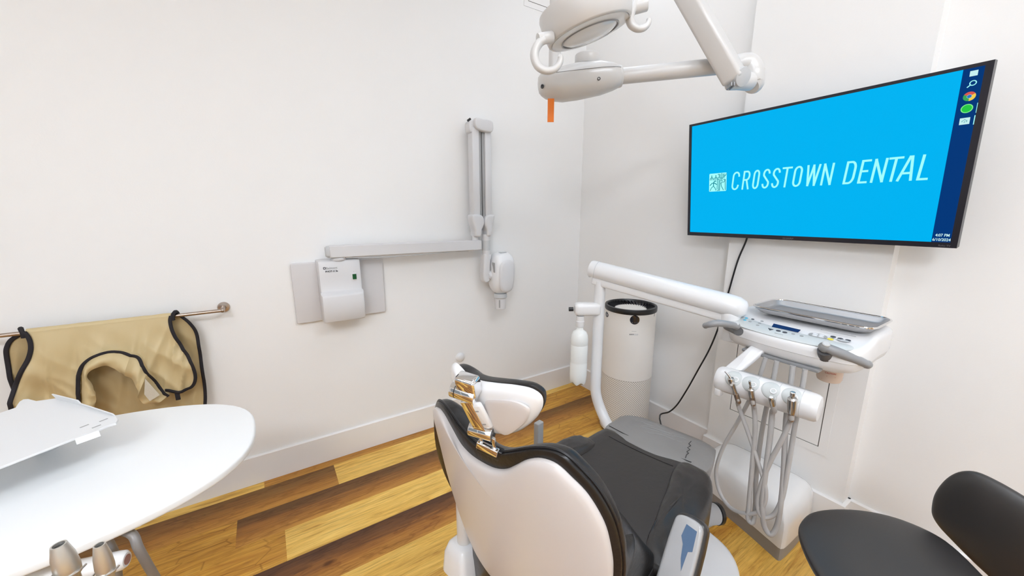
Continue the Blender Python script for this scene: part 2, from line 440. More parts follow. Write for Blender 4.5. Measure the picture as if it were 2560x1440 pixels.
# ================================================================== the room
WX, WY = 1.966, 2.112          # right wall plane, left wall plane
XB, YB = -2.6, -2.4            # walls behind the camera
COLX, COL0, COL1 = 1.90, 0.400, 0.985   # shallow wall column behind the screen

# floor boards: rows 0.175 m wide along x, tone 0 light / 0.5 honey / 1 brown
fv, ff, ft, fs_, fc = [], [], [], [], []
edges = [2.2, 2.046, 1.871, 1.697, 1.522, 1.343, 1.168]
while edges[-1] > YB - 0.1: edges.append(edges[-1] - 0.175)
rows = {0: [(-0.136, 0.0), (0.95, 0.85), (2.1, 0.0)], 1: [(0.179, 0.9), (1.18, 0.0), (2.1, 0.5)], 2: [(-0.238, 0.5), (1.0, 0.95), (2.1, 0.9)],
        3: [(-0.064, 0.5), (0.98, 0.0), (2.1, 0.5)], 4: [(0.95, 1.0), (2.1, 0.2)], 5: [(0.9, 0.05), (2.1, 0.9)], 6: [(0.49, 0.1), (1.25, 0.15), (2.1, 0.9)],
        7: [(0.8, 0.9), (1.35, 0.5), (2.1, 0.6)], 8: [(0.9, 0.0), (2.1, 0.55)], 9: [(1.2, 0.5), (2.1, 0.25)], 10: [(0.7, 0.9), (2.1, 0.2)]}
rnd = random.Random(3)
for i in range(len(edges) - 1):
    y1, y0 = edges[i], edges[i + 1]
    if i == 0: y1 = edges[1] + 0.175
    segs = list(rows.get(i, [(0.3 + rnd.random(), rnd.choice((0, .5, 1, .1))), (2.1, rnd.choice((0, .5, 1)))]))
    xs = segs[0][0] - 1.2
    while xs > XB - 1.3: segs.insert(0, (xs, rnd.choice((0.0, 0.5, 1.0, 0.95)))); xs -= 1.2
    x0 = XB - 0.3
    for x1, tn in segs:
        if x1 <= x0: continue
        k = len(fv); yt, yb_, xa, xb_ = min(y1, 2.2), y0, x0, x1
        fv += [V((xa, yb_, 0)), V((xb_, yb_, 0)), V((xb_, yt, 0)), V((xa, yt, 0))]; ff.append((k, k + 1, k + 2, k + 3))
        sd = rnd.random() * 9 + 1; ft += [tn] * 4; fs_ += [sd] * 4; fc += [0, 0, 1, 1]
        x0 = x1
b = B(); b.v, b.f = fv, ff
M['floor'] = floor_material()
me = bpy.data.meshes.new('floor'); me.from_pydata(fv, [], ff)
for nm, dat in (('tone', ft), ('seed', fs_), ('cross', fc)):
    at = me.attributes.new(nm, 'FLOAT', 'POINT'); at.data.foreach_set('value', dat)
me.materials.append(M['floor'])
o = bpy.data.objects.new('floor', me); col.objects.link(o); o['kind'] = 'structure'; ORG['floor'] = V((0, 0, 0))
b = B().box(((XB + WX) / 2, WY + 0.06, CEIL / 2), (WX - XB + 0.4, 0.12, CEIL)); struct('wall_left', b, 'wall')
b = B().box((WX + 0.06, (YB + WY) / 2, CEIL / 2), (0.12, WY - YB, CEIL)); struct('wall_right', b, 'wall')
b = B().box((XB - 0.06, (YB + WY) / 2, CEIL / 2), (0.12, WY - YB, CEIL)); struct('wall_back', b, 'wall')
b = B().box(((XB + WX) / 2, YB - 0.06, CEIL / 2), (WX - XB + 0.4, 0.12, CEIL)); struct('wall_near', b, 'wall')
b = B().box(((COLX + WX) / 2, (COL0 + COL1) / 2, CEIL / 2), (WX - COLX, COL1 - COL0, CEIL)); struct('wall_column', b, 'wall')
b = B().box(((XB + WX) / 2, (YB + WY) / 2, CEIL + 0.05), (WX - XB + .4, WY - YB + .4, 0.1)); struct('ceiling', b, 'ceil')
BH, BT = 0.150, 0.013
def skirting(name, pts, outward):
    """pts: run along the wall foot, outward: normals per segment"""
    b = B()
    for (x0, y0, x1, y1), (nx, ny) in zip(pts, outward):
        prof = [(0, 0.0), (BT, 0.0), (BT, BH - 0.004), (BT - 0.004, BH), (0, BH)]
        b.loft([[V((x + nx * d, y + ny * d, h)) for d, h in prof] for x, y in ((x0, y0), (x1, y1))])
    struct(name, b, 'trim')
skirting('baseboard_left', [(XB, WY, WX, WY)], [(0, -1)])
skirting('baseboard_right', [(WX, WY, WX, COL1), (WX, COL0, WX, YB)], [(-1, 0), (-1, 0)])
skirting('baseboard_column', [(COLX, COL1 + BT, COLX, COL0 - BT), (COLX, COL0, WX, COL0), (COLX, COL1, WX, COL1)], [(-1, 0), (0, -1), (0, 1)])

# ceiling light panels; the small corner one is added to brighten that corner
def ceiling_panel(x, y, sx, sy, power, label):
    t = thing('ceiling_light', label, 'ceiling light', (x, y, CEIL - 0.03), 'ceiling light panels')
    b = B()
    for cx, cy, a, c in ((0, sy / 2, sx + .03, .03), (0, -sy / 2, sx + .03, .03), (sx / 2, 0, .03, sy), (-sx / 2, 0, .03, sy)):
        b.box((x + cx, y + cy, CEIL - 0.015), (a, c, 0.03))
    obj('frame', b, 'white', t)
    obj('diffuser', B().box((x, y, CEIL - 0.015), (sx - 0.03, sy - 0.03, 0.02)), emis('light_diffuser', (0.905, 0.965, 1.05), power), t)
for pn_, lab in zip(PANELS, ('white ceiling light panel above the dental chair', 'white ceiling light panel to the left of the camera', 'white ceiling light panel above the black stool',
                             'white ceiling light panel at the back of the room', 'small square fill light added to the ceiling corner above the air purifier')):
    ceiling_panel(*pn_, lab)

# glowing windows added behind the camera to lift the lower walls
def window(n, o, ex, w_, h_):
    f = frame(o, ex, (0, 0, 1)); b = B()
    for x, y, a, c in ((w_ / 2, -.03, w_ + .12, .06), (w_ / 2, h_ + .03, w_ + .12, .06), (-.03, h_ / 2, .06, h_), (w_ + .03, h_ / 2, .06, h_), (w_ / 2, h_ / 2, .04, h_)):
        b.box(f(x, y, .02), (a, c, .04), .004, f.ex, f.ey, f.ez)
    fr = obj('window_%d' % n, b, 'trim', origin=f(w_ / 2, 0)); fr['kind'] = 'structure'
    obj('fill_pane', B().add([f(0, 0, .01), f(w_, 0, .01), f(w_, h_, .01), f(0, h_, .01)], [(0, 1, 2, 3)]), emis('fill_window_glow', (0.86, 0.94, 1.0), FILL_WINDOWS[n - 1]), fr, smooth=False)  # glowing sheet on the solid wall, added as fill light
window(1, (1.5, YB, 0.45), (-1, 0, 0), 2.6, 1.75)
window(2, (XB, -1.4, 0.45), (0, 1, 0), 2.2, 1.75)

# access panels flush in the walls
def access_panel(o, ex, ey, w_, h_, label):
    f = frame(o, ex, ey); t = thing('access_panel', label, 'access panel', f(0, 0))
    b = B()
    fw = 0.03
    for x, y, a, c in ((w_ / 2, -fw / 2, w_ + 2 * fw, fw), (w_ / 2, h_ + fw / 2, w_ + 2 * fw, fw), (-fw / 2, h_ / 2, fw, h_), (w_ + fw / 2, h_ / 2, fw, h_)):
        b.box(f(x, y, 0.0015), (a, c, 0.003), 0, f.ex, f.ey, f.ez)
    obj('frame', b, 'wall', t)
    obj('shadow_gap', B().box(f(w_ / 2, h_ / 2, 0.0006), (w_ - .001, h_ - .001, 0.001), 0, f.ex, f.ey, f.ez), 'gap', t, 'dark gap round the door')
    obj('door', B().box(f(w_ / 2, h_ / 2, 0.0015), (w_ - .007, h_ - .007, 0.003), 0, f.ex, f.ey, f.ez), 'wall', t)
access_panel((COLX - 0.0002, 0.885, 0.352), (0, -1, 0), (0, 0, 1), 0.375, 0.375, 'white access panel low on the wall column behind the hoses')
access_panel((1.482, WY - 0.0002, 2.572), (1, 0, 0), (0, 0, 1), 0.36, 0.34, 'white access panel high on the wall by the corner')
# small white dome low on the left wall
c = py(1150, 893, WY)
b = B().lathe([(0.030, 0), (0.030, 0.004), (0.026, 0.012), (0.016, 0.018), (0.004, 0.020)], c, (0, -1, 0), 28)
tag(obj('wall_stop', b, 'white', origin=c), 'small round white wall stop low on the left wall behind the headrest', 'wall stop')

# ================================================================== television
TVO = V((1.783, 1.175, 1.750)); E1 = V((-0.01779, -0.99978, 0.01093)); E2D = V((0.1220, -0.013, -0.9920))
tf = frame(TVO, E1, -E2D)                 # x right, y up (negative down), z to the room
if tf.ez.x > 0: raise SystemExit('tv frame')
TW, TH = 0.9293, 0.534
tv = thing('television', 'large black flat television on the wall showing a bright blue screen', 'television', tf(TW / 2, -TH, -0.03))
g = lambda x, y, h=0: tf(x, -y, h)          # y down from the top edge
b = B()
outer = [(0, 0), (TW, 0), (TW - .005, TH), (-.005, TH)]
SX0, SX1, SY0, SY1 = 0.0125, 0.9130, 0.0100, 0.5170
ring = [[g(x, y, -0.028) for x, y in outer], [g(x, y, 0.003) for x, y in outer], [g(x, y, 0.003) for x, y in ((SX0, SY0), (SX1, SY0), (SX1 - .004, SY1), (SX0 - .005, SY1))],
        [g(x, y, -0.002) for x, y in ((SX0, SY0), (SX1, SY0), (SX1 - .004, SY1), (SX0 - .005, SY1))]]
b.loft(ring, cap0=True, cap1=False); obj('bezel', b, 'bezel', tv, smooth=False)
b = B().puff(rrect(TW * .8, TH * .62, 0.03, 4, TW / 2, TH * .6), [(0, -0.028), (0.012, -0.055)], lambda x, y, h: g(x, y, h)); obj('rear_housing', b, 'tvback', tv)
b = B().add([g(SX0 - .004, SY0 - .001, -0.0005), g(SX1 + .001, SY0 - .001, -0.0005), g(SX1, SY1 + .001, -0.0005), g(SX0 - .006, SY1 + .001, -0.0005)], [(0, 1, 2, 3)])
scr = obj('screen', b, 'scr_blue', tv, 'bright blue lit screen', smooth=False)
def quad(x0, y0, x1, y1, h=0.0002): return B().add([g(x0, y0, h), g(x1, y0, h), g(x1, y1, h), g(x0, y1, h)], [(0, 1, 2, 3)])
obj('taskbar', B().add([g(0.8713, SY0, 0), g(SX1, SY0, 0), g(SX1 - .004, SY1, 0), g(0.8663, SY1, 0)], [(0, 1, 2, 3)]), 'scr_navy', scr, 'dark blue taskbar', smooth=False)
# lettering as thin strokes
SW = 0.0068
def glyph(ch, x0, x1, yb, yt, sl):
    """strokes of one condensed slanted capital, in unit square"""
    A = lambda cx, cy, rx, ry, a0, a1, n=8: [(cx + rx * math.cos(math.radians(a0 + (a1 - a0) * i / n)), cy + ry * math.sin(math.radians(a0 + (a1 - a0) * i / n))) for i in range(n + 1)]
    r = 0.22
    O = A(.5, 1 - r, .5, r, 0, 180) + A(.5, r, .5, r, 180, 360)
    st = dict(
        C=[(A(.5, 1 - r, .5, r, 0, 180) + A(.5, r, .5, r, 180, 360), 0)], O=[(O, 1)],
        R=[([(0, 0), (0, 1), (.5, 1)] + A(.55, .76, .45, .24, 90, -90) + [(0, .52)], 0), ([(.55, .52), (1, 0)], 0)],
        S=[(A(.5, .78, .48, .22, 10, 180) + [(.06, .68), (.5, .5), (.94, .32)] + A(.5, .22, .48, .22, 0, -170), 0)],
        T=[([(0, 1), (1, 1)], 0), ([(.5, 1), (.5, 0)], 0)], W=[([(0, 1), (.22, 0), (.5, 1), (.78, 0), (1, 1)], 0)],
        N=[([(0, 0), (0, 1), (1, 0), (1, 1)], 0)], D=[([(0, 0), (0, 1), (.45, 1)] + A(.5, .7, .5, .3, 90, 0, 6) + A(.5, .3, .5, .3, 0, -90, 6) + [(0, 0)], 0)],
        E=[([(1, 1), (0, 1), (0, 0), (1, 0)], 0), ([(0, .52), (.85, .52)], 0)], A=[([(0, 0), (.55, 1), (.7, 1), (1, 0)], 0), ([(.2, .30), (.88, .30)], 0)], L=[([(0, 1), (0, 0), (1, 0)], 0)])[ch]
    b = B()
    for s_, cl in st:
        wd = x1 - x0 - SW; h_ = yb - yt - SW
        pts = [(x0 + SW / 2 + px_ * wd + sl * (py_ * h_), -(yb - SW / 2 - py_ * h_)) for px_, py_ in s_]
        runs = [[pts[0]]]                  # sharp corners start a new stroke so widths stay even
        for i in range(1, len(pts)):
            runs[-1].append(pts[i])
            if i < len(pts) - 1:
                d1 = V((pts[i][0] - pts[i - 1][0], pts[i][1] - pts[i - 1][1])).normalized(); d2_ = V((pts[i + 1][0] - pts[i][0], pts[i + 1][1] - pts[i][1])).normalized()
                if d1.dot(d2_) < .5: runs.append([pts[i]])
        for ru in runs:
            cl_ = cl and len(runs) == 1
            if not cl_:
                e0 = (V(ru[0]) - V(ru[1])).normalized() * SW * .45; e1_ = (V(ru[-1]) - V(ru[-2])).normalized() * SW * .45
                ru = [tuple(V(ru[0]) + e0)] + ru[1:-1] + [tuple(V(ru[-1]) + e1_)]
            b.ribbon(ru, SW, 0.0005, lambda x, y, h: tf(x, y, h + 0.0002), bool(cl_))
    return b
words = [('C', .2100, .2415), ('R', .2560, .2860), ('O', .2990, .3250), ('S', .3370, .3660), ('S', .3745, .4040), ('T', .4085, .4450), ('O', .4520, .4820), ('W', .4945, .5395), ('N', .5480, .5810),
         ('D', .6165, .6475), ('E', .6585, .6850), ('N', .6935, .7275), ('T', .7290, .7660), ('A', .7605, .7985), ('L', .8085, .8350)]
lb = B()
for ch, a, c in words:
    q = glyph(ch, a, c, .3185, .2385, 0.10); lb.add(q.v, q.f)
obj('lettering', lb, 'scr_white', scr, 'pale CROSSTOWN DENTAL lettering', smooth=False)
# square seal mark left of the lettering
lx, ly, ls = 0.1050, 0.2375, 0.0825
b = B().poly(rrect(ls, ls, 0.004, 2, lx + ls / 2, -(ly + ls / 2)), 0, 0.0003, lambda x, y, h: tf(x, y, h + 0.0002)); sq = obj('emblem', b, 'scr_white', scr, 'pale square seal mark', smooth=False)
b = B()
def st_(pts, wd=0.0028):
    b.ribbon([(lx + p * ls, -(ly + ls - q * ls)) for p, q in pts], wd, 0.0002, lambda x, y, h: tf(x, y, h + 0.0007))
for cx in (.15, .39):
    st_([(cx, .90), (cx, .78)], .0036); st_([(cx - .09, .63), (cx - .085, .73), (cx, .79), (cx + .085, .73), (cx + .09, .63)]); st_([(cx, .76), (cx, .63)])
st_([(.42, .57), (.33, .58), (.27, .50), (.26, .30)], .0040); st_([(.05, .34), (.16, .45), (.26, .48), (.36, .45), (.45, .37)], .0036)
st_([(.06, .04), (.14, .20), (.26, .30), (.35, .20), (.42, .05)]); st_([(.50, .93), (.58, .93), (.58, .74), (.49, .74)]); st_([(.48, .10), (.49, .66), (.58, .66), (.57, .06), (.48, .04)])
st_([(.64, .94), (.64, .73), (.80, .73), (.80, .95)]); st_([(.72, .99), (.72, .74)]); st_([(.87, .95), (.86, .72)]); st_([(.88, .80), (.95, .86), (.98, .95)]); st_([(.63, .67), (.79, .68)])
st_([(.62, .02), (.64, .60), (.75, .61), (.76, .47), (.69, .44), (.73, .26), (.85, .05)]); st_([(.82, .64), (.93, .63), (.94, .30), (.95, .05)]); st_([(.92, .60), (.83, .46)])
obj('emblem_strokes', b, 'scr_ink', sq, 'teal strokes of the seal mark', smooth=False)
TB = obj('window_icon', quad(0.8855, .0178, 0.9010, .0322, .0004), 'scr_icon', scr, 'pale window icon', smooth=False)
b = B(); cx, cy = 0.8950, 0.0510
b.ribbon([(cx + .0062 * math.cos(t * PI / 8), -cy + .0062 * math.sin(t * PI / 8)) for t in range(16)], .0022, .0003, lambda x, y, h: tf(x, y, h + 0.0004), True)
b.ribbon([(cx - .0044, -cy - .0044), (cx - .0105, -cy - .0100)], .0026, .0003, lambda x, y, h: tf(x, y, h + 0.0004)); obj('search_icon', b, 'scr_white', scr, smooth=False)
def disc(cx, cy, r, a0=0, a1=360, r0=0.0, h=0.0004, n=24):
    b = B(); k = [(math.cos(math.radians(a0 + (a1 - a0) * i / n)), math.sin(math.radians(a0 + (a1 - a0) * i / n))) for i in range(n + 1)]
    return b.loft([[tf(cx + c_ * r, -cy + s_ * r, h) for c_, s_ in k], [tf(cx + c_ * max(r0, 1e-5), -cy + s_ * max(r0, 1e-5), h) for c_, s_ in k]], closed=False)
ic = obj('browser_icon', disc(.8925, .0862, .0125, 30, 150, .005), 'scr_r', scr, smooth=False)
b = disc(.8925, .0862, .0125, 150, 270, .005); b2 = disc(.8925, .0862, .0125, 270, 390, .005)
obj('browser_icon', b, 'scr_g', scr, smooth=False); obj('browser_icon', b2, 'scr_y', scr, smooth=False)
b = disc(.8925, .0862, .0045); obj('browser_icon', b, 'scr_b', scr, smooth=False)
obj('browser_icon', disc(.8925, .0862, .0068, 0, 360, .0045, .0003), 'scr_icon', scr, smooth=False)
obj('green_icon', disc(.8918, .1190, .0122), 'scr_lg', scr, smooth=False); obj('green_icon', disc(.8918, .1190, .0100, h=.0006), 'scr_gr', scr, smooth=False)
cd_ = obj('cloud_icon', quad(.8817, .1445, .9020, .1630, .0004), 'scr_icon', scr, smooth=False)
b = B(); b.ribbon([(.8870, -.1560), (.8868, -.1525), (.8895, -.1515), (.8915, -.1490), (.8940, -.1515), (.8965, -.1525), (.8965, -.1560), (.8935, -.1560)], .0010, .0002, lambda x, y, h: tf(x, y, h + .0006)); b.ribbon([(.8915, -.1585), (.8915, -.1535)], .001, .0002, lambda x, y, h: tf(x, y, h + .0006))
obj('cloud_mark', b, 'scr_ink', scr, smooth=False)
obj('window_bar', quad(.9105, .1075, .9127, .1345), 'scr_white', scr, smooth=False); obj('window_bar', quad(.9095, .1410, .9117, .1665), 'scr_white', scr, smooth=False)
obj('clock_text', put_text('4:07 PM', 0.0125, tf, .8730, -.4985, width=.0312, depth=.0002, bold=.0002), 'scr_icon', scr, smooth=False)
obj('date_text', put_text('6/10/2024', 0.0125, tf, .8682, -.5130, width=.0400, depth=.0002, bold=.0002), 'scr_icon', scr, smooth=False)
g3 = lambda x, y, h=0: tf(x, y, h + .003)
obj('brand_text', put_text('SHARP', 0.0085, g3, .4350, -.5300, width=.0395, depth=.0002), 'bezelprint', tv, 'grey SHARP lettering', smooth=False)
obj('brand_text', put_text('Roku TV', 0.0075, g3, .8845, -.5295, width=.0260, depth=.0002), 'bezelprint', tv, 'grey Roku TV lettering', smooth=False)
b = B()
for xx in (0.20, 0.335, 0.55):
    b.box(V((COLX - 0.03, tf(xx, -TH * .6).y, 1.42)), (0.05, 0.03, 0.36), 0.003)
b.box(V((COLX - 0.008, tf(.42, -.3).y, 1.42)), (0.014, 0.46, 0.10), 0.003)
obj('wall_mount', b, 'offwhite', tv)
for px_ in (1790, 1886):
    p = pxx(px_, 592, 1.872); obj('mount_strap', B().box(p + V((0.01, 0, 0.015)), (0.02, 0.022, 0.05), 0.004), 'offwhite', tv)
# its black cable
pts = [tf(.27, -TH + .05, -.045), tf(.27, -TH - .005, -.04)] + [pxx(x, y, X) for x, y, X in ((1845, 650, 1.88), (1822, 728, 1.89), (1797, 815, 1.885), (1775, 870, 1.89), (1745, 925, 1.90), (1715, 978, 1.91), (1690, 1015, 1.90), (1672, 1030, 1.88), (1650, 1038, 1.85))] + [V((1.78, 1.13, 0.03)), V((1.70, 1.10, 0.006)), V((1.55, 1.08, 0.006))]
cb = obj('power_cable', B().tube(pts, 0.0042, 8), 'black', origin=pts[-1]); tag(cb, 'thin black cable hanging down from the television', 'cable')

# ================================================================== wall x-ray unit on the left wall
EX, EZ = V((1, 0, 0)), V((0, 0, 1)); NY = V((0, -1, 0))
xr = thing('dental_xray_unit', 'pale grey wall x-ray unit with folded arm and hanging tube head', 'x-ray unit', (0.30, WY, 0.79))
fw_ = frame((0, WY, 0), EX, EZ)            # x, height, h towards the room
for x0, x1 in ((0.089, 0.300), (0.310, 0.522)):
    obj('mounting_plate', B().puff(rrect(x1 - x0, 0.301, 0.008, 3, (x0 + x1) / 2, 0.9445), edge_profile(0, 0.022, 0.005, 3), fw_), 'plate', xr)
# control box: shallow top, deeper belly
def sect(pr, x0, x1, r=0.012):
    """profile (height, depth) swept across x with rounded ends"""
    b = B(); rings = []
    for x, d in ((x0, r), (x0 + r * .3, r * .3), (x0 + r, 0), (x1 - r, 0), (x1 - r * .3, r * .3), (x1, r)):
        hc = sum(q[0] for q in pr) / len(pr)
        rings.append([fw_(x, hz + (d * .4 if hz < hc else -d * .4), max(dp - d, 0) if dp > 0 else 0) for hz, dp in pr])
    return b.loft(rings)
pr = [(1.107, 0), (1.107, 0.085), (1.104, 0.094), (1.098, 0.098), (1.03, 0.102), (0.962, 0.104), (0.955, 0.108), (0.948, 0.120), (0.940, 0.134), (0.932, 0.138), (0.87, 0.137), (0.812, 0.131), (0.806, 0.126), (0.804, 0.118), (0.804, 0)]
box = obj('control_box', sect(pr, 0.199, 0.393), 'xray', xr)
fx = frame((0, WY - 0.1005, 0), EX, EZ)
sw = obj('switch', B().puff(rrect(0.026, 0.036, 0.002, 2, 0.3555, 1.020), [(0, -0.004), (0.0005, 0.004)], lambda x, y, h: fx(x, y, h)), 'white', box)
obj('rocker', B().puff(rrect(0.020, 0.028, 0.001, 2, 0.3585, 1.020), [(0, 0), (0.001, 0.0065)], fx), 'greensw', box, 'dark green rocker')
obj('brand_text', put_text('Belmont', 0.016, fx, 0.234, 1.0665, width=0.050, depth=.0003), 'midgrey', box, smooth=False)
b = B(); b.ribbon(rrect(0.0085, 0.0085, .0015, 2, 0.2265, 1.0725), 0.0028, 0.0008, lambda x, y, h: fx(x, y, h), True); obj('brand_mark', b, 'print', box, smooth=False)
obj('model_text', put_text('PHOT-X IIs', 0.0115, fx, 0.229, 1.0515, width=0.056, depth=.0003, bold=.0004), 'print', box, smooth=False)
obj('switch_mark', put_text('I', 0.006, fx, 0.357, 1.0425), 'print', box, smooth=False); obj('switch_mark', put_text('O', 0.006, fx, 0.356, 0.9935), 'print', box, smooth=False)
obj('pivot', B().lathe([(0.031, 0), (0.034, .006), (0.034, .010), (0.030, .014)], (0.296, WY - 0.075, 1.104), (0, 0, 1), 28).cyl((0.296, WY - 0.075, 1.112), (0.296, WY - 0.075, 1.126), 0.024), 'xray', xr)
obj('pivot_screw', B().lathe([(0.005, 0), (0.005, .003), (0.003, .005)], (0.318, WY - 0.100, 1.117), (0, -1, 0), 14), 'steel', xr)
AY = WY - 0.110                              # arm front face plane
b = B(); R = []
arm_o = [(AY, 1.175), (AY, 1.124), (AY + 0.006, 1.119), (AY + 0.055, 1.119), (AY + 0.061, 1.125), (AY + 0.061, 1.173), (AY + 0.055, 1.178), (AY + 0.004, 1.178)]
for x, dz, k in ((0.255, 0, .80), (0.258, 0, .93), (0.264, 0, 1), (0.6, -.003, 1), (1.076, -.007, 1), (1.081, -.007, .96)):
    cy, cz = AY + 0.03, 1.1485
    R.append([V((x, cy + (y - cy) * k, cz + dz + (z - cz) * k)) for y, z in arm_o])
obj('horizontal_arm', b.loft(R), 'xray', xr)
obj('arm_end_cap', B().puff(ellipse(0.026, 0.029, 24, 0.03, 1.1485, 3), [(0, 0), (0.001, 0.010), (0.006, 0.017)], lambda y, z, h: V((0.257 - h, AY + y, z))), 'lightgrey', xr, 'grey end cap')
obj('arm_cable', B().tube([V((0.33, AY + .012, 1.117)), V((0.5, AY + .01, 1.108)), V((0.8, AY + .012, 1.110)), V((1.0, AY + .015, 1.112))], 0.003, 6), 'lightgrey', xr)
# folded scissor arm
def post(x0, x1, z0, z1, y0, y1, m, name, r=0.006):
    return obj(name, B().box(((x0 + x1) / 2, (y0 + y1) / 2, (z0 + z1) / 2), (x1 - x0, y1 - y0, z1 - z0), r), m, xr)
post(1.031, 1.075, 1.29, 1.80, AY - .005, AY + .055, 'xray', 'scissor_arm'); post(1.112, 1.153, 1.29, 1.80, AY - .005, AY + .055, 'xray', 'scissor_arm')
post(1.073, 1.091, 1.28, 1.79, AY + .004, AY + .045, 'midgrey', 'arm_channel', .003); post(1.097, 1.114, 1.28, 1.79, AY + .004, AY + .045, 'midgrey', 'arm_channel', .003)
post(1.088, 1.100, 1.28, 1.79, AY + .015, AY + .040, 'darkgrey', 'arm_slot', .001)
capo = sp2([(1.045, 1.842), (1.095, 1.843), (1.150, 1.838), (1.157, 1.822), (1.157, 1.795), (1.148, 1.780), (1.120, 1.777), (1.070, 1.782), (1.048, 1.793), (1.040, 1.812)], 4)
obj('elbow_cover', B().puff(ccw(capo), edge_profile(-0.012, 0.085, .008, 3), lambda x, z, h: V((x, AY + 0.06 - h, z))), 'xray', xr)
obj('elbow_cover', B().puff(ccw(sp2([(1.020, 1.826), (1.046, 1.840), (1.050, 1.80), (1.046, 1.770), (1.022, 1.772), (1.016, 1.80)], 4)), edge_profile(0, 0.06, .006, 3), lambda x, z, h: V((x, AY + 0.058 - h, z))), 'xray', xr)
obj('cover_cap', B().cyl((1.018, AY + .02, 1.831), (1.034, AY + .02, 1.843), .007), 'black', xr, 'small black cap')
kn = sp2([(1.020, 1.318), (1.060, 1.321), (1.086, 1.312), (1.096, 1.285), (1.092, 1.255), (1.078, 1.228), (1.072, 1.196), (1.036, 1.196), (1.034, 1.228), (1.022, 1.27)], 4)
obj('knuckle', B().puff(ccw(kn), edge_profile(-0.002, 0.072, .012, 4), lambda x, z, h: V((x, AY + 0.055 - h, z))), 'xray', xr)
kn2 = [(2.198 - x if x > 1.05 else 2.198 - x, z) for x, z in kn]
kn2 = sp2([(1.164, 1.318), (1.135, 1.321), (1.110, 1.312), (1.098, 1.285), (1.101, 1.255), (1.113, 1.225), (1.115, 1.196), (1.143, 1.196), (1.147, 1.228), (1.158, 1.27)], 4)
obj('knuckle', B().puff(ccw(kn2), edge_profile(-0.002, 0.072, .012, 4), lambda x, z, h: V((x, AY + 0.055 - h, z))), 'xray', xr)
ax = (1.053, AY + .025)
obj('arm_pin', B().cyl((*ax, 1.170), (*ax, 1.200), .019), 'xray', xr)
ax = (1.121, AY + .018)
obj('swivel_neck', B().lathe([(.024, 0), (.024, .05), (.0245, .10), (.025, .143)], (*ax, 1.062), (0, 0, 1)), 'xray', xr)
obj('swivel_band', B().lathe([(.0255, 0), (.0255, .060)], (*ax, 1.108), (0, 0, 1)), 'lightgrey', xr, 'grey swivel band')
yk = ccw(sp2([(1.100, 1.088), (1.122, 1.090), (1.146, 1.080), (1.140, 1.03), (1.137, .985), (1.140, .945), (1.132, .918), (1.110, .910), (1.094, .922), (1.090, .97), (1.094, 1.04)], 4))
obj('yoke', B().puff(yk, edge_profile(-.01, .045, .010, 4), lambda x, z, h: V((x, AY + .04 - h, z))), 'xray', xr)
HY = AY - 0.005
obj('tilt_hub', B().cyl((1.125, HY + .02, .952), (1.165, HY + .02, .952), .028), 'xray', xr)
ho = ccw(sp2([(1.150, 1.045), (1.170, 1.082), (1.215, 1.094), (1.262, 1.088), (1.292, 1.055), (1.297, .985), (1.290, .90), (1.268, .845), (1.205, .828), (1.166, .846), (1.145, .89), (1.143, .975)], 5))
hd = obj('tube_head', B().pillow(ho, .075, .07, lambda x, z, h: V((x, HY + .01 - h, z)), 10, 2.6), 'white', xr)
hi = inset(ho, 0.024)
obj('head_face', B().puff([(x, .965 + (z - .965) * .93 - .012) for x, z in hi], [(0, .068), (.004, .0745), (.016, .080)], lambda x, z, h: V((x, HY + .01 - h, z))), 'xray', hd)
obj('head_label', B().box((1.218, HY - .010, 1.0925), (.045, .022, .003), .0005), 'lightgrey', hd, 'small grey label'); obj('head_label', B().box((1.1475, HY - .02, 1.005), (.003, .03, .06), .0005), 'midgrey', hd, 'small dark label')
cx, cy = 1.204, HY - .005
obj('cone_collar', B().lathe([(.036, 0), (.041, .006), (.041, .022), (.038, .030)], (cx, cy, .806), (0, 0, 1)), 'lightgrey', xr, 'grey ring above the cone')
cn = obj('cone', B().lathe([(.031, 0), (.034, .002), (.035, .07)], (cx, cy, .738), (0, 0, 1)), 'xray', xr)
obj('cone_label', B().add([V((cx + .0353 * math.cos(a), cy + .0353 * math.sin(a), z)) for z in (.75, .80) for a in (math.radians(222), math.radians(236))], [(0, 1, 3, 2)]), 'midgrey', cn)

# ================================================================== towel bar and lead apron on the left wall
BZ, BY = 0.917, 2.040
tb = thing('wall_rail', 'brushed nickel wall rail holding the tan apron', 'towel bar', (-0.55, WY, BZ))
obj('bar', B().cyl((-1.02, BY, BZ), (-0.182, BY, BZ), 0.0075, n=16), 'nickel', tb)
for x in (-0.189, -1.013):
    b = B().lathe([(.0235, 0), (.0235, .006), (.021, .010), (.010, .011), (.009, .014), (.009, WY - BY)], (x, WY, BZ), (0, -1, 0), 24); b.sphere((x, BY, BZ), .0095, 12)
    obj('bar_post', b, 'nickel', tb)
ap = thing('lead_apron', 'tan lead apron with black edging draped over the wall rail', 'apron', (-0.55, BY, BZ))
def inside(p, poly):
    x, y = p; c = False; n = len(poly)
    for i in range(n):
        x1, y1 = poly[i]; x2, y2 = poly[i - 1]
        if (y1 > y) != (y2 > y) and x < (x2 - x1) * (y - y1) / (y2 - y1) + x1: c = not c
    return c
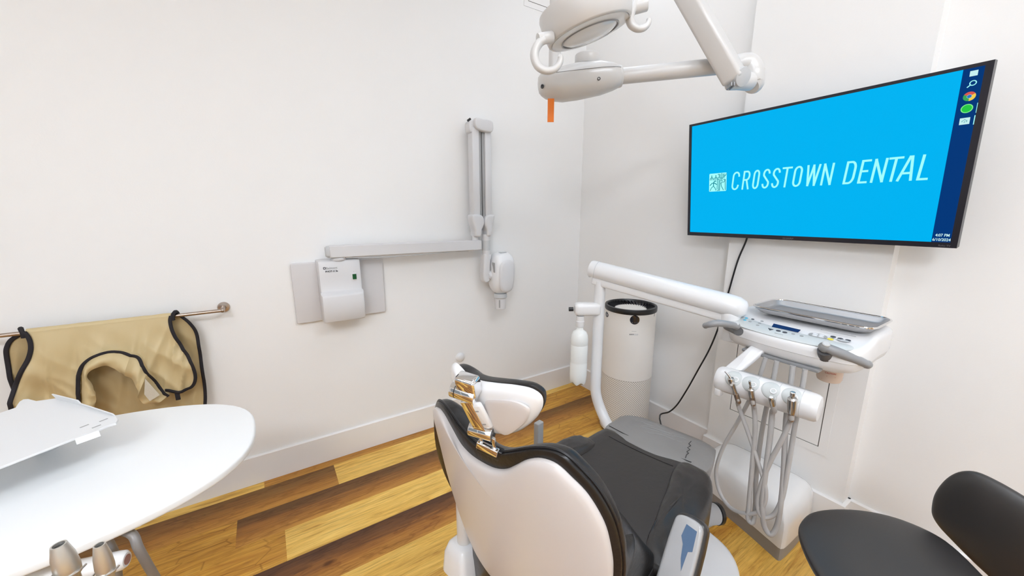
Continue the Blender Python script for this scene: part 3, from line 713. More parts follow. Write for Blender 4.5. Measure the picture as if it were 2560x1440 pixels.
def cloth(poly, depth_fn, step=0.005, th=0.0035):
    xs = [q[0] for q in poly]; zs = [q[1] for q in poly]
    nx = int((max(xs) - min(xs)) / step) + 2; nz = int((max(zs) - min(zs)) / step) + 2
    idx = {}; b = B(); x0, z0 = min(xs) - step * .5, min(zs) - step * .5
    cells = [(i, j) for i in range(nx) for j in range(nz) if inside((x0 + (i + .5) * step, z0 + (j + .5) * step), poly)]
    for side in (0, 1):
        for i, j in cells:
            f = []
            for a, c in ((i, j), (i + 1, j), (i + 1, j + 1), (i, j + 1)):
                k = (a, c, side)
                if k not in idx:
                    x, z = x0 + a * step, z0 + c * step
                    idx[k] = len(b.v); b.v.append(V((x, depth_fn(x, z) + side * th, z)))
                f.append(idx[k])
            b.f.append(tuple(f))
    cs = set(cells)
    for i, j in cells:
        for di, dj, e in ((-1, 0, ((i, j), (i, j + 1))), (1, 0, ((i + 1, j), (i + 1, j + 1))), (0, -1, ((i, j), (i + 1, j))), (0, 1, ((i, j + 1), (i + 1, j + 1)))):
            if (i + di, j + dj) not in cs:
                (a, c), (d, e2) = e; b.f.append((idx[(a, c, 0)], idx[(d, e2, 0)], idx[(d, e2, 1)], idx[(a, c, 1)]))
    return b
def fold(x, z, ph=0.0, amp=1.0):
    d = max(0, BZ - z)
    v = noise.noise(V((x * 9 + ph + z * 2.5, z * 2.2, ph))) * 0.022 * min(1, d * 5)
    for k, (sx, sz, a_) in enumerate(((15, -6, .050), (11, 8, .034), (30, -5, .014))):
        v += (abs(noise.noise(V((x * sx + z * sz + ph, z * 2.0 - x * 1.5, 3.1 + k)))) - .25) * a_ * min(1, d * 7)
    return v * amp
def X2(x, y, Y=2.028): q = py(x, y, Y); return (q.x, q.z)
ZB = 0.42
front_y = lambda x, z: BY - 0.0135 - min(1, (BZ + .012 - z) * 6) * 0.012 + fold(x, z)
back_y = lambda x, z: BY + 0.012 + min(1, (BZ - z) * 8) * 0.006 + fold(x, z, 5, .5)
# curves measured on the apron
right_hole = [X2(*q) for q in ((428, 789), (426, 800), (433, 826), (455, 862), (479, 898), (491, 938), (483, 960), (462, 972), (438, 974), (415, 971))]
collar_out = [X2(*q) for q in ((424, 984), (412, 974), (385, 940), (366, 908), (352, 887), (320, 877), (285, 873), (245, 883), (216, 905), (206, 930), (206, 985), (208, 1040))]
left_hole = [X2(*q) for q in ((62, 829), (74, 843), (81, 866), (76, 892), (60, 925), (45, 958), (42, 985), (42, 1012), (38, 1075))]
rh, co, lh = (spline([(x, 0, z) for x, z in c], 5) for c in (right_hole, collar_out, left_hole))
poly = [(q.x, q.z) for q in rh] + [(q.x, q.z) for q in co[4:]] + [(co[-1].x, ZB), (lh[-1].x, ZB)] + [(q.x, q.z) for q in reversed(lh)]
poly[0] = (poly[0][0], BZ + .003); poly[-1] = (poly[-1][0], BZ + .003)
obj('front_panel', cloth(poly, front_y), 'apron', ap)
bo_r = [X2(*q, 2.05) for q in ((452, 790), (472, 806), (488, 828), (496, 860), (503, 910), (511, 960), (513, 1000), (508, 1060))]
bo_l = [X2(*q, 2.05) for q in ((46, 838), (26, 852), (16, 872), (16, 900), (24, 940), (33, 975), (42, 1010), (46, 1075))]
br, bl = (spline([(x, 0, z) for x, z in c], 5) for c in (bo_r, bo_l))
poly2 = [(q.x, q.z) for q in br] + [(br[-1].x, ZB), (bl[-1].x, ZB)] + [(q.x, q.z) for q in reversed(bl)]
poly2[0] = (poly2[0][0], BZ); poly2[-1] = (poly2[-1][0], BZ)
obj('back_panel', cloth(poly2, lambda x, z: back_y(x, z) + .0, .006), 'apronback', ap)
# over the bar
b = B(); R = []
for i in range(40):
    x = X2(64, 832)[0] + (X2(427, 790)[0] - X2(64, 832)[0]) * i / 39; rr = 0.0135 + .0015 * noise.noise(V((x * 30, 0, 0)))
    R.append([V((x, BY - math.cos(a) * rr, BZ + .001 + math.sin(a) * rr)) for a in [PI * k / 10 - .25 for k in range(11)] + [PI + .25]] + [V((x, BY - math.cos(a) * .009, BZ + math.sin(a) * .009)) for a in [PI + .25] + [PI * k / 10 for k in range(10, -1, -1)]])
obj('top_fold', b.loft(R), 'apron', ap)
def edging(c, fy, off=-.004, r=.0062, part='edging'):
    pts = [V((q.x, fy(q.x, q.z) + off, q.z)) for q in c]
    return obj(part, B().tube(pts, r, 8, 0, flat=(V((0, 1, 0)), .55)), 'binding', ap, 'black edging')
edging(rh, front_y); edging(co, front_y, -.017); edging(lh, front_y, r=.0068); edging(br, back_y); edging(bl, back_y, r=.0068)
for x, side in ((X2(432, 790)[0], 1), (X2(58, 832)[0], -1)):
    b = B(); b.tube([V((x, BY - .017, BZ - .014)), V((x, BY - .0165, BZ + .004)), V((x + .006 * side, BY - .006, BZ + .0165)), V((x + .010 * side, BY + .008, BZ + .0155)), V((x + .014 * side, BY + .018, BZ - .004))], .0068, 8, 4)
    obj('edging', b, 'binding', ap, 'black edging over the bar')
# collar: a curled band between two arches
inn = spline([(x, 0, z) for x, z in [X2(*q, 2.0) for q in ((394, 1004), (362, 1004), (352, 990), (352, 968), (335, 945), (308, 928), (275, 911), (245, 914), (226, 930), (240, 965), (246, 985), (236, 1030))]], 6)
outc = spline([(x, 0, z) for x, z in [X2(*q, 2.01) for q in ((424, 985), (410, 972), (385, 940), (366, 908), (352, 887), (320, 877), (285, 873), (245, 883), (216, 905), (206, 930), (206, 985), (208, 1040))]], 6)
b = B(); R = []
for i in range(len(inn)):
    a, c = outc[i], inn[i]; row = []
    for k in range(9):
        t = k / 8; q = a.lerp(c, t); yy = front_y(a.x, a.z) - .002 - .042 * math.sin(PI * min(t * .74, 1)) ** .8 - .016 * t * noise.noise(V((q.x * 40, q.z * 25, 1)))
        row.append(V((q.x, yy, q.z)))
    R.append(row + [p + V((0, .004, 0)) for p in reversed(row)])
obj('collar', b.loft(R), 'apron', ap)
# velcro and tab
vq = [py(x, y, 1.958) for x, y in ((363, 946), (400, 987), (375, 1002), (361, 985))]
b = B(); b.loft([vq, [q + V((0, -.003, 0)) for q in vq]]); obj('velcro_patch', b, 'velcro', ap, 'cream velcro patch', smooth=False)
q0 = py(443, 984, 2.005); obj('loop_tab', B().box(q0 + V((0, 0, -.012)), (.016, .005, .034), .002), 'binding', ap, 'black hanging tab')

# ================================================================== oval table, bracket, holder at left
TZ = 0.80
ta = thing('instrument_table', 'white oval instrument table in front of the tan apron', 'table', (-0.62, 1.11, 0))
to = ccw([(x, y) for x, y in ellipse(0.5, 0.285, 72, -0.573, 1.110, 2.55)])
tilt = lambda x, y, h: V((x, y + .0, TZ + h))
obj('tabletop', B().puff(to, edge_profile(-0.020, 0.0, 0.006, 4), tilt), 'tabletop', ta)
for name, pts, r in (('bracket_arm', [pz(300, 1325, .772), pz(332, 1338, .765), pz(345, 1368, .745), pz(368, 1410, .70), pz(392, 1452, .64), pz(410, 1500, .58)], .0075),
                     ('bracket_arm', [pz(268, 1345, .775), pz(278, 1362, .755), pz(290, 1390, .72), pz(296, 1440, .66), pz(300, 1500, .60)], .006)):
    obj(name, B().tube(pts, r, 10), 'grey_arm', ta, 'grey metal bracket arm')
b = B().cyl((-0.70, 1.11, 0.05), (-0.70, 1.11, TZ - .02), 0.028); b.lathe([(.09, 0), (.09, .006), (.04, .012)], (-0.70, 1.11, TZ - .033), (0, 0, 1)); obj('column', b, 'grey_arm', ta)
b = B()
for k in range(4):
    a = PI / 4 + PI / 2 * k; b.tube([V((-0.70, 1.11, .055)), V((-0.70 + .12 * math.cos(a), 1.11 + .12 * math.sin(a), .05)), V((-0.70 + .26 * math.cos(a), 1.11 + .26 * math.sin(a), .022))], [.022, .018, .014, .014], 10)
obj('foot_cross', b, 'grey_arm', ta)
for k in range(4):
    a = PI / 4 + PI / 2 * k; obj('foot_pad', B().cyl((-0.70 + .26 * math.cos(a), 1.11 + .26 * math.sin(a), 0), (-0.70 + .26 * math.cos(a), 1.11 + .26 * math.sin(a), .016), .02), 'black', ta)
# white sheet-metal shelf standing over the table
SZ = 0.885
f = frame((-0.45, 1.2, SZ), EX, (0, 1, 0))
so = [f.inv(pz(x, y, SZ)) for x, y in ((-240, 1255), (-240, 1105), (0, 1032), (38, 1019), (48, 1004), (58, 998), (72, 997), (92, 1002), (143, 995), (195, 1009), (228, 1018), (262, 1029), (290, 1040), (296, 1048), (290, 1058), (268, 1064), (238, 1078), (215, 1084), (160, 1106), (0, 1168))]
so = ccw(so)
sh = thing('sheet_metal_shelf', 'white sheet metal shelf with turned lips raised over the oval table', 'shelf', f(0, 0, TZ - SZ))
b = B().puff(so, [(0, -.004), (0, -.001), (.001, 0)], f); plate = obj('plate', b, 'sheet', sh)
def lip(p0, p1, dz, slope):
    a, c = pz(*p0, SZ), pz(*p1, SZ); n = V((c.y - a.y, a.x - c.x, 0)).normalized(); b = B()
    o_ = n * slope + V((0, 0, dz)); t = n * .0015 + V((0, 0, .0))
    return b.loft([[a - t, c - t, c - t + o_, a - t + o_], [a + t, c + t, c + t + o_, a + t + o_]])
obj('lip', lip((143, 997), (206, 1013), .016, .006), 'sheet', sh); obj('lip', lip((208, 1014), (288, 1040), .008, .004), 'sheet', sh)
obj('lip', lip((246, 1075), (186, 1096), -.012, -.006), 'sheet', sh)
for x, y in ((259, 1050), (211, 1065), (241, 1066)):
    a = pz(x, y, SZ + .0004); d = (pz(x + 9, y - 3.5, SZ + .0004) - a).normalized()
    obj('slot', B().box(a, (.014, .0035, .0006), .0, d, V((-d.y, d.x, 0)), EZ), 'midgrey', sh, 'dark slot')
q = pz(95, 1040, SZ); b = B().cyl((q.x, q.y, TZ), (q.x, q.y, SZ - .004), 0.02); obj('stand', b, 'sheet', sh)
# assistant holder bar with two suction valves
h0, h1 = pz(20, 1462, .735), pz(318, 1398, .735)
hl = thing('instrument_holder', 'white tubular instrument holder bar under the oval table edge', 'holder', h1)
d = (h1 - h0).normalized()
b = B().lathe([(.0165, 0), (.0165, (h1 - h0).length - .012), (.0155, (h1 - h0).length - .004), (.012, (h1 - h0).length), (.0, (h1 - h0).length)], h0, d, 28); bar = obj('bar', b, 'white2', hl)
obj('end_badge', B().lathe([(.0085, 0), (.0085, .0012), (.0, .0014)], h1 - d * .0004, d, 20), mat('rose_badge', (0.32, 0.16, 0.13), .3), hl, 'dark rose end badge')
obj('support_rod', B().tube([h0 + d * .02, V((-0.48, .85, .72)), V((-0.58, .96, .70)), V((-0.66, 1.08, .68))], .012, 10), 'grey_arm', hl)
s_ = d.cross(EZ).normalized()
for i, (px_, ytop, sc, lab) in enumerate(((146, 1362, 1.0, 'larger satin metal suction valve with side knob on the holder bar'), (248, 1362, .78, 'smaller satin metal suction valve nearest the holder bar end'))):
    top = pd(px_, ytop, .545 if i == 0 else .56); ax = (V((-.06, .02, 1)) if i == 0 else V((0, .0, 1))).normalized()
    v = thing('suction_valve', lab, 'suction valve', top - ax * .10)
    r = .0125 * sc; pr = [(r * .74, -.10), (r * .80, -.056), (r * 1.05, -.052), (r * 1.12, -.038), (r * 1.02, -.020), (r * .72, -.002), (r * .68, 0), (r * .52, 0), (r * .50, -.012), (0.0001, -.013)]
    obj('barrel', B().lathe(pr, top, ax, 28, cap1=False), 'satin', v)
    obj('bore', B().lathe([(r * .51, -.004), (0.0001, -.0041)], top, ax, 20), 'black', v, 'dark open bore')
    tpts = [top - ax * .046 + (d * math.cos(a) - V((FWD.x, FWD.y, 0)).normalized() * math.sin(a)) * r * 1.25 for a in [PI * (k / 10) * 1.3 - .45 for k in range(11)]]
    obj('wire_clip', B().tube(tpts, .0016, 6, 2), 'steel', v)
    if i == 0: obj('lever_knob', B().cyl(top - ax * .045 - d * .008 - V((FWD.x, FWD.y, 0)) * .012, top - ax * .050 - d * .012 - V((FWD.x, FWD.y, 0)) * .030, .0092, bev=.002), 'satin', v)
    hb = top - ax * .10
    obj('hose', B().tube([hb + ax * .004, hb - ax * .03, hb - ax * .12 + V((-.03, .05, 0)), V((hb.x - .1, hb.y + .2, .25)), V((hb.x - .15, hb.y + .3, .02))], r * .7, 10), 'hose', v)

# ================================================================== air purifier in the corner
PC = V((1.780, 1.452, 0)); PR = 0.146
def cyl_hit(x, y, c, R):
    d = ray(x, y); ox, oy = CAM.x - c.x, CAM.y - c.y
    a = d.x ** 2 + d.y ** 2; bb = 2 * (ox * d.x + oy * d.y); cc = ox * ox + oy * oy - R * R
    t = (-bb - math.sqrt(max(bb * bb - 4 * a * cc, 0))) / (2 * a); return CAM + d * t
pu = thing('air_purifier', 'tall cream cylindrical air purifier with black top standing in the corner', 'air purifier', PC)
obj('body', B().lathe([(PR * .975, .372), (PR, .374), (PR, .775)], PC, n=64), 'offwhite', pu)
nn = 64; b = B().lathe([(PR * .96, .012), (PR - .001, .018), (PR - .001, .372)], PC, n=nn)
gr = obj('perforated_screen', b, 'perf', pu, 'cream screen with rows of small holes')
at = gr.data.attributes.new('unroll', 'FLOAT_VECTOR', 'POINT')
dat = []
for q in gr.data.vertices:
    a = math.atan2(q.co.y, q.co.x); dat += [((a + 1.0) % (2 * PI)) * PR, q.co.z, 0.0]
at.data.foreach_set('vector', dat)
obj('base', B().lathe([(PR * .93, 0), (PR * .93, .014)], PC, n=48), 'black', pu)
obj('top_rim', B().lathe([(PR + .001, .772), (PR + .003, .776), (PR + .003, .796), (PR + .001, .800), (PR - .009, .801), (PR - .012, .797), (PR - .014, .775)], PC, n=64, cap0=False, cap1=False), 'black', pu)
obj('inner_cone', B().lathe([(PR - .013, .786), (.090, .762), (.064, .752), (.062, .74)], PC, n=48, cap0=False, cap1=False), 'gloss', pu)
b = B()
for k in range(40):
    a = 2 * PI * k / 40; r0, r1 = .062, PR - .013
    e = lambda r, t, z: V((PC.x + r * math.cos(a + t), PC.y + r * math.sin(a + t), z))
    b.loft([[e(r0, 0, .752), e(r0, .02, .757), e(r0, .04, .752)], [e((r0 + r1) / 2, .16, .772), e((r0 + r1) / 2, .19, .782), e((r0 + r1) / 2, .20, .772)], [e(r1, .34, .788), e(r1, .37, .795), e(r1, .38, .788)]])
obj('louvres', b, 'black', pu)
obj('centre_disc', B().lathe([(.066, .755), (.066, .762), (.060, .766), (.0, .767)], PC, n=40), 'offwhite', pu, 'cream centre disc')
def on_cyl(px_, py_, out):
    q = cyl_hit(px_, py_, PC, PR); n = V((q.x - PC.x, q.y - PC.y, 0)).normalized(); ex = V((-n.y, n.x, 0))
    return frame(q + n * out, ex, EZ), n, q
def wrap_outline(px_, py_, outline, h0, h1):
    f, n, q = on_cyl(px_, py_, 0); a0 = math.atan2(n.y, n.x)
    return B().pillow(outline, h1, -h0, lambda x, y, h: V((PC.x + (PR + h) * math.cos(a0 + x / PR), PC.y + (PR + h) * math.sin(a0 + x / PR), q.z + y)), 5, 8)
dsp = obj('display', wrap_outline(1587, 800, ellipse(.0265, .0265, 32), -.002, .0012), 'gloss', pu, 'round black display')
for dx in (-6, 0, 6): obj('display_light', wrap_outline(1587 + dx, 806.5, ellipse(.0032, .0032, 12), .001, .0017), 'darkgrey', dsp)
obj('side_sensor', wrap_outline(1517, 786, ellipse(.022, .016, 24), -.002, .0012), 'gloss', pu, 'black side sensor window')
obj('side_button', wrap_outline(1519, 787, ellipse(.005, .005, 12), .001, .0025), 'steel', pu)
obj('text_line', wrap_outline(1585, 828.5, rrect(.026, .0013, .0004, 1), -.001, .0006), 'midgrey', pu)
for i in range(6): obj('rating_mark', wrap_outline(1575 + i * 3.8, 836, rrect(.0055, .0050, .0006, 1), -.001, .0006), 'print' if i < 3 else 'lightgrey', pu)
obj('label_strip', wrap_outline(1584, 838.5, rrect(.048, .0016, .0004, 1), -.001, .0006), 'lightgrey', pu)
obj('side_slot', wrap_outline(1636, 785, rrect(.004, .028, .0015, 2), -.001, .0006), 'darkgrey', pu)

# ================================================================== dental delivery unit: post, arm, control head, holder rack
du = thing('dental_delivery_unit', 'white dental delivery unit with swing arm, control panel and instrument rack', 'dental unit', (1.25, 1.12, 0.0))
PX, PY = 1.306, 1.251
ppts = [V((PX, PY, 1.02)), V((PX, PY, .85)), V((PX - .004, PY - .004, .68)), V((PX - .012, PY - .012, .55)), V((PX - .014, PY - .020, .46)), V((PX - .005, PY - .050, .38)), V((PX - .02, PY - .14, .31)), V((PX - .06, PY - .28, .27))]
obj('post', B().tube(ppts, .0255, 20, 8), 'white', du)
a0, a1 = pd(1491, 676, 1.80) , pd(1836, 768, 1.50)
ad = (a1 - a0).normalized(); an = ad.cross(EZ).normalized(); au = an.cross(ad)
def arm_sec(p, s=1.0, r=.0435):
    o_ = []
    for k in range(25):
        a = -PI * .22 + (PI * 1.44) * k / 24; o_.append(p + an * (math.cos(a) * r * s) + au * (math.sin(a) * r * s))
    return o_
b = B(); L = (a1 - a0).length
b.loft([arm_sec(a0 + ad * -.030, .80), arm_sec(a0 + ad * -.028, .93), arm_sec(a0 + ad * -.020, 1), arm_sec(a0 + ad * (L - .02), 1.08), arm_sec(a0 + ad * (L + .012), 1.03), arm_sec(a0 + ad * (L + .035), .80), arm_sec(a0 + ad * (L + .045), .45)])
obj('swing_arm', b, 'white', du)
obj('arm_seam', B().tube([p for k, p in enumerate(arm_sec(a0 + ad * .005, 1.012))], .0012, 6, 0), 'lightgrey', du)
b = B().box((a0 + a1) / 2 - au * .045, (L + .01, .060, .040), .008, ad, an, au); obj('lower_rail', b, 'white', du)
obj('arm_tip_cap', B().tube([a0 + ad * -.028 + au * .035, a0 + ad * -.028 - au * .04], .006, 8, 3), 'white', du)
# control head
HX0, HX1, HY0, HY1 = 1.452, 1.815, 0.335, 0.758
ho = ccw(sp2([(1.492, .742), (1.462, .66), (1.448, .54), (1.458, .42), (1.482, .352), (1.53, .333), (1.66, .333), (1.785, .338), (1.815, .37), (1.818, .52), (1.812, .70), (1.79, .75), (1.66, .765), (1.54, .768)], 5))
def ztop(x): return .952 - max(0, 1.60 - x) * .27
def hf(x, y, h):
    k = .018 * (y - .54) / .22          # the head sits slightly higher on its far side
    return V((x, y, (ztop(x) + (h - 1) if h > .9 else h) + k * .0))
obj('upper_housing', B().puff(ho, [(.004, .876), (0, .879), (0, .984), (.002, .992), (.007, .998), (.015, 1.0)], hf), 'white', du)
def lowf(x, y, h): return V((x, y, h))
obj('lower_housing', B().puff(ho, [(.060, .826), (.045, .829), (.020, .842), (.007, .858), (.003, .877)], lowf), 'white', du)
obj('under_plate', B().puff(rrect(.16, .30, .03, 4, 1.62, .56), [(0, .822), (0, .83)], lowf), 'midgrey', du, 'grey plate under the control head')
# control panel on the sloped top; local frame x to the right (-y), y towards the back
pf = frame((1.455, .76, ztop(1.455) + .0006), (0, -1, 0), (1, 0, .27))
pan = ccw([(.035, .088), (.018, .062), (.022, .040), (.05, .022), (.11, .010), (.20, .004), (.29, .007), (.355, .015), (.392, .030), (.398, .050), (.385, .062), (.34, .064), (.24, .064), (.14, .072), (.08, .084)])
pn = obj('control_panel', B().puff(ccw(sp2(pan, 4)), [(0, 0), (0, .0008), (.0008, .0014)], pf), 'panelgrey', du, 'grey control panel with buttons')
pg = lambda x, y, h=0: pf(x, y, h + .0014)
def btn(x, y, rx, ry, m, name='button', label=None): return obj(name, B().puff(ellipse(rx, ry, 18, x, y), [(0, 0), (.0004, .0010)], pg), m, pn, label)
def pxp(x, y): return pf.inv(ppl(x, y, pf.o, pf.ez))
q0, q1, q2, q3 = (pxp(*q) for q in ((1934, 810), (2002, 826), (1995, 832), (1929, 818)))
obj('display', B().puff(ccw([q0, q1, q2, q3]), [(0, 0), (.0005, .0012)], pg), 'lcd', pn, 'dark blue display')
for x, y, m in ((1866, 796, 'cyan'), (1862, 801, 'cyan'), (1882, 799, 'print'), (1875, 805, 'midgrey'), (1905, 804, 'midgrey'), (1899, 809, 'midgrey'), (1894, 814, 'midgrey'), (1946, 828, 'print'), (1962, 832, 'print'), (1983, 836, 'midgrey'), (2004, 841, 'midgrey'), (2083, 843, 'print'), (2101, 848, 'print'), (2120, 852, 'print')):
    u, v = pxp(x, y); s = 1.35 if m == 'print' and x > 1940 else 1.0
    btn(u, v, .0058 * s, .0042 * s, m)
u, v = pxp(2045, 840); btn(u, v, .0265, .0135, 'midgrey', 'button_pad')
for dx, dy in ((-.009, .005), (.008, .0055), (-.007, -.0055), (.010, -.005)):
    obj('button', B().puff(ellipse(.0078, .0042, 18, u + dx, v + dy), [(0, .0008), (.0004, .002)], pg), 'white', pn)
u, v = pxp(2108, 852); btn(u, v, .0150, .0065, 'lightgrey', 'button_pad')
u, v = pxp(2076, 849); btn(u, v, .0085, .0058, 'yellow', 'button', 'yellow button')
tq = [pxp(1920, 821), pxp(1934, 825), pxp(1924, 827)]
obj('button', B().puff(ccw(tq), [(0, 0), (.0003, .001)], pg), 'print', pn)
u, v = pxp(1936, 834); obj('panel_text', put_text('Belmont', .006, lambda x, y, h: pg(x, y, h), u, v, width=.026, depth=.0002), 'midgrey', pn, smooth=False)
u, v = pxp(2052, 825); 
obj('slot', B().tube([pg(*pxp(2052, 825), .0005), pg(*pxp(2140, 843), .0005)], .0016, 6, 3), 'midgrey', du, 'thin grey slot beside the tray')
# swivelling handles
def handle(pts, base_a, base_b, r, label):
    h_ = obj('handle', B().tube(pts, [r * .95, r * 1.05, r, r * .95, r * .8], 14, 6, flat=(EZ, .85)).sphere(pts[0], r * 1.02, 14).sphere(pts[-1], r * .80, 14), 'grey', du, label)
    obj('pivot_cap', B().lathe([(r * .62, 0), (r * .62, r * .2), (r * .5, r * .32)], V(pts[0]) + (V((-.45, -.25, .85)).normalized()) * r * .8, (-.45, -.25, .85), 18), 'lightgrey', h_, 'light pivot cap')
    obj('handle_joint', B().cyl(base_a, base_b, r * 1.15), 'darkgrey', h_, 'dark pivot joint')
p = pd(1840, 815, 1.34); handle([p, pd(1822, 811, 1.325), pd(1795, 808, 1.32), pd(1775, 811, 1.33), pd(1764, 814, 1.345)], p + V((.01, -.006, -.020)), V((1.475, .735, .905)), .0135, 'grey handle at the left end of the control head')
p = pd(2062, 868, 1.20); handle([p, pd(2085, 877, 1.19), pd(2115, 889, 1.18), pd(2148, 902, 1.175), pd(2168, 911, 1.17)], p + V((.005, .0, -.012)), V((1.475, .42, .885)), .017, 'grey handle at the right front of the control head')
# joint below the arm end
j = pd(1822, 815, 1.52)
b = B().cyl(j + V((0, 0, .06)), j + V((0, 0, -.055)), .040, .034, 28, .006); b.box(j + V((.03, -.04, -.045)), (.10, .10, .03), .010); obj('arm_knuckle', b, 'white', du)
# jar under the head
jc = V((1.635, .445, 0)); obj('drain_cup', B().lathe([(.027, .752), (.033, .755), (.0365, .764), (.037, .812), (.034, .838)], jc, n=32), 'jar', du, 'peach cup with red print under the control head')
jf = lambda x, y, h: V((jc.x + (.0367 + h) * math.cos(math.radians(222) + x / .0367), jc.y + (.0367 + h) * math.sin(math.radians(222) + x / .0367), .785 + y))
obj('cup_print', B().puff(rrect(.075, .0012, .0004, 1, 0, -.020), [(0, -.001), (.0002, .0006)], jf), 'red', du); obj('cup_print', put_text('CAUTION', .008, jf, -.030, .0035, width=.030, depth=.0002), 'red', du, smooth=False)
obj('cup_print', B().puff(rrect(.026, .001, .0003, 1, -.012, -.006), [(0, -.001), (.0002, .0006)], jf), 'red', du)
# rack support and bar
RA, RB = V((1.357, .688, .740)), V((1.399, .391, .738)); rd = (RB - RA).normalized(); RR = .0455
sup0, sup1 = V((1.47, .618, .845)), V((1.378, .655, .768))
sd = (sup1 - sup0).normalized(); sn = sd.cross(rd).normalized()
obj('rack_support', B().box((sup0 + sup1) / 2 - sd * .0, ((sup1 - sup0).length + .06, .048, .024), .008, sd, (rd - sd * rd.dot(sd)).normalized(), sn), 'white', du)
LB = (RB - RA).length
b = B().lathe([(RR * .55, -.004), (RR * .85, .0), (RR * .97, .008), (RR, .02), (RR, LB - .018), (RR * .97, LB - .006), (RR * .86, LB + .002), (RR * .6, LB + .005)], RA, rd, 44)
rack = obj('instrument_rack', b, 'white', du)
for t in (.225, .44, .655, .86): obj('rack_seam', B().tube([RA + rd * (LB * t) + (EZ * math.cos(a) + rd.cross(EZ) * math.sin(a)) * (RR + .0002) for a in [2 * PI * k / 36 for k in range(36)]], .0007, 5, 0, closed=True), 'lightgrey', rack)
obj('rack_hook', B().box(RA + rd * .018 - EZ * .045 + V((-.02, 0, 0)), (.030, .022, .030), .007), 'white', rack)
bs = (RA + RB) / 2; tocam = (CAM - bs); tocam = (tocam - rd * tocam.dot(rd)).normalized(); cross_ = rd.cross(tocam)
obj('rack_top_strip', B().box(bs + (EZ * .92 + V((.39, 0, 0))).normalized() * (RR), (LB - .06, .014, .003), .001, rd, rd.cross(EZ), EZ), 'midgrey', rack)
def bar_hit(x, y, r):       # pixel on the rack surface: nearest approach to the axis, moved out to the camera side
    d = ray(x, y).normalized(); w0 = CAM - RA; bq = d.dot(rd); dq, eq = d.dot(w0), rd.dot(w0); s = (eq - bq * dq) / (1 - bq * bq)
    return s
holders = []
for i, (x, y) in enumerate(((1842, 951), (1884, 966), (1932, 985), (1981, 1008))):
    s = bar_hit(x, y, RR); c = RA + rd * s; hd_ = (tocam * .85 + EZ * .35).normalized()
    b = B(); of = frame(c, rd, hd_.cross(rd))
    nrm = of.ez if of.ez.dot(hd_) > 0 else -of.ez
    cupo = ellipse(.0265, .029, 28)
    ring = [[c + rd * x_ * k + nrm.cross(rd) * y_ * k + nrm * math.sqrt(max((RR + e) ** 2 - (y_ * k) ** 2, 1e-6)) for x_, y_ in cupo] for k, e in ((1.0, -.004), (1.0, .0008), (.95, .0016), (.75, .0017), (.5, .0018), (.2, .0018))]
    hh = obj('holder_cup', b.loft(ring), 'panelgrey', rack, 'pale grey holder recess')
    cc = c + nrm * (RR + .001) + rd * .008 - nrm.cross(rd) * .004
    obj('holder_ring', B().tube([cc + (rd * math.cos(a) + nrm.cross(rd) * math.sin(a)) * 0.0080 for a in [2 * PI * k / 20 for k in range(20)]], .0024, 8, 0, closed=True), 'white', hh)
    holders.append((c, nrm))
obj('hose_sockets', B().box((1.475, .545, .835), (.035, .24, .012), .004), 'grey', du)

# handpieces hang in the rack, each with its own hose
XF, XK = 1.372, 1.455
def hang(name, label, cat, tip, joint, hose_px, profile, extra=None, rh=.0078):
    a, c = pxx(*tip, 1.296), pxx(*joint, 1.316); ax = (a - c).normalized(); L = (a - c).length
    t = thing(name, label, cat, c, 'instruments hanging in the rack')
    obj('handpiece', B().lathe([(r, h * L) for r, h in profile], c, ax, 20), 'steel', t)
    obj('hose_collar', B().lathe([(.0070, -.034), (.0085, -.030), (.0085, -.004), (.0078, .002)], c, ax, 16), 'nickel', t)
    n = len(hose_px); low = max(range(n), key=lambda i: hose_px[i][1]); pts = [c, c - ax * .03]
    for i, (x, y) in enumerate(hose_px):
        X = XF if i <= low else XF + (XK - XF) * min(1, (i - low) / max(1, (n - 1 - low)) * 1.3)
        pts.append(pxx(x, y, X))
    pts[-1].z = .832
    obj('hose', B().tube(pts, rh, 12, 6), 'hose', t, 'grey hose looping down and back up')
    if extra: extra(t, a, c, ax)
    return t
def syr(t, a, c, ax):
    n = tocam; obj('button', B().cyl(c + ax * .036 + n * .004, c + ax * .036 + n * .016, .0042), 'chrome', t); obj('button', B().cyl(c + ax * .046 + n * .004 + rd * .007, c + ax * .046 + n * .015 + rd * .007, .0042), 'chrome', t)
    obj('nozzle', B().tube([a - ax * .004, a + ax * .010 - rd * .003, a + ax * .022 - rd * .012], [.0045, .0035, .0022], 10), 'chrome', t)
hang('air_water_syringe', 'steel air and water syringe with buttons hanging first from the left in the rack', 'dental syringe', (1826, 945), (1840, 986), ((1845, 1012), (1868, 1075), (1898, 1165), (1914, 1220), (1911, 1258), (1890, 1282), (1860, 1283), (1825, 1268), (1800, 1232), (1790, 1185), (1803, 1130), (1850, 1045), (1890, 965), (1915, 890)),
     [(.006, -.02), (.0065, 0), (.0075, .45), (.0095, .7), (.0110, .85), (.0095, .98), (.005, 1.0)], syr, .0070)
hang('handpiece_coupling', 'slim steel handpiece coupling with narrow spigot hanging second from the left in the rack', 'dental handpiece', (1874, 952), (1880, 992), ((1885, 1020), (1888, 1065), (1881, 1160), (1872, 1265), (1871, 1300), (1880, 1308), (1887, 1280), (1890, 1200), (1900, 1110), (1914, 1030), (1932, 955), (1944, 890)),
     [(.0075, -.02), (.0085, 0), (.0095, .28), (.0095, .46), (.0060, .50), (.0045, .58), (.0042, .70), (.0030, .71), (.0030, .80), (.0042, .81), (.0036, .98), (.0015, 1.0)])
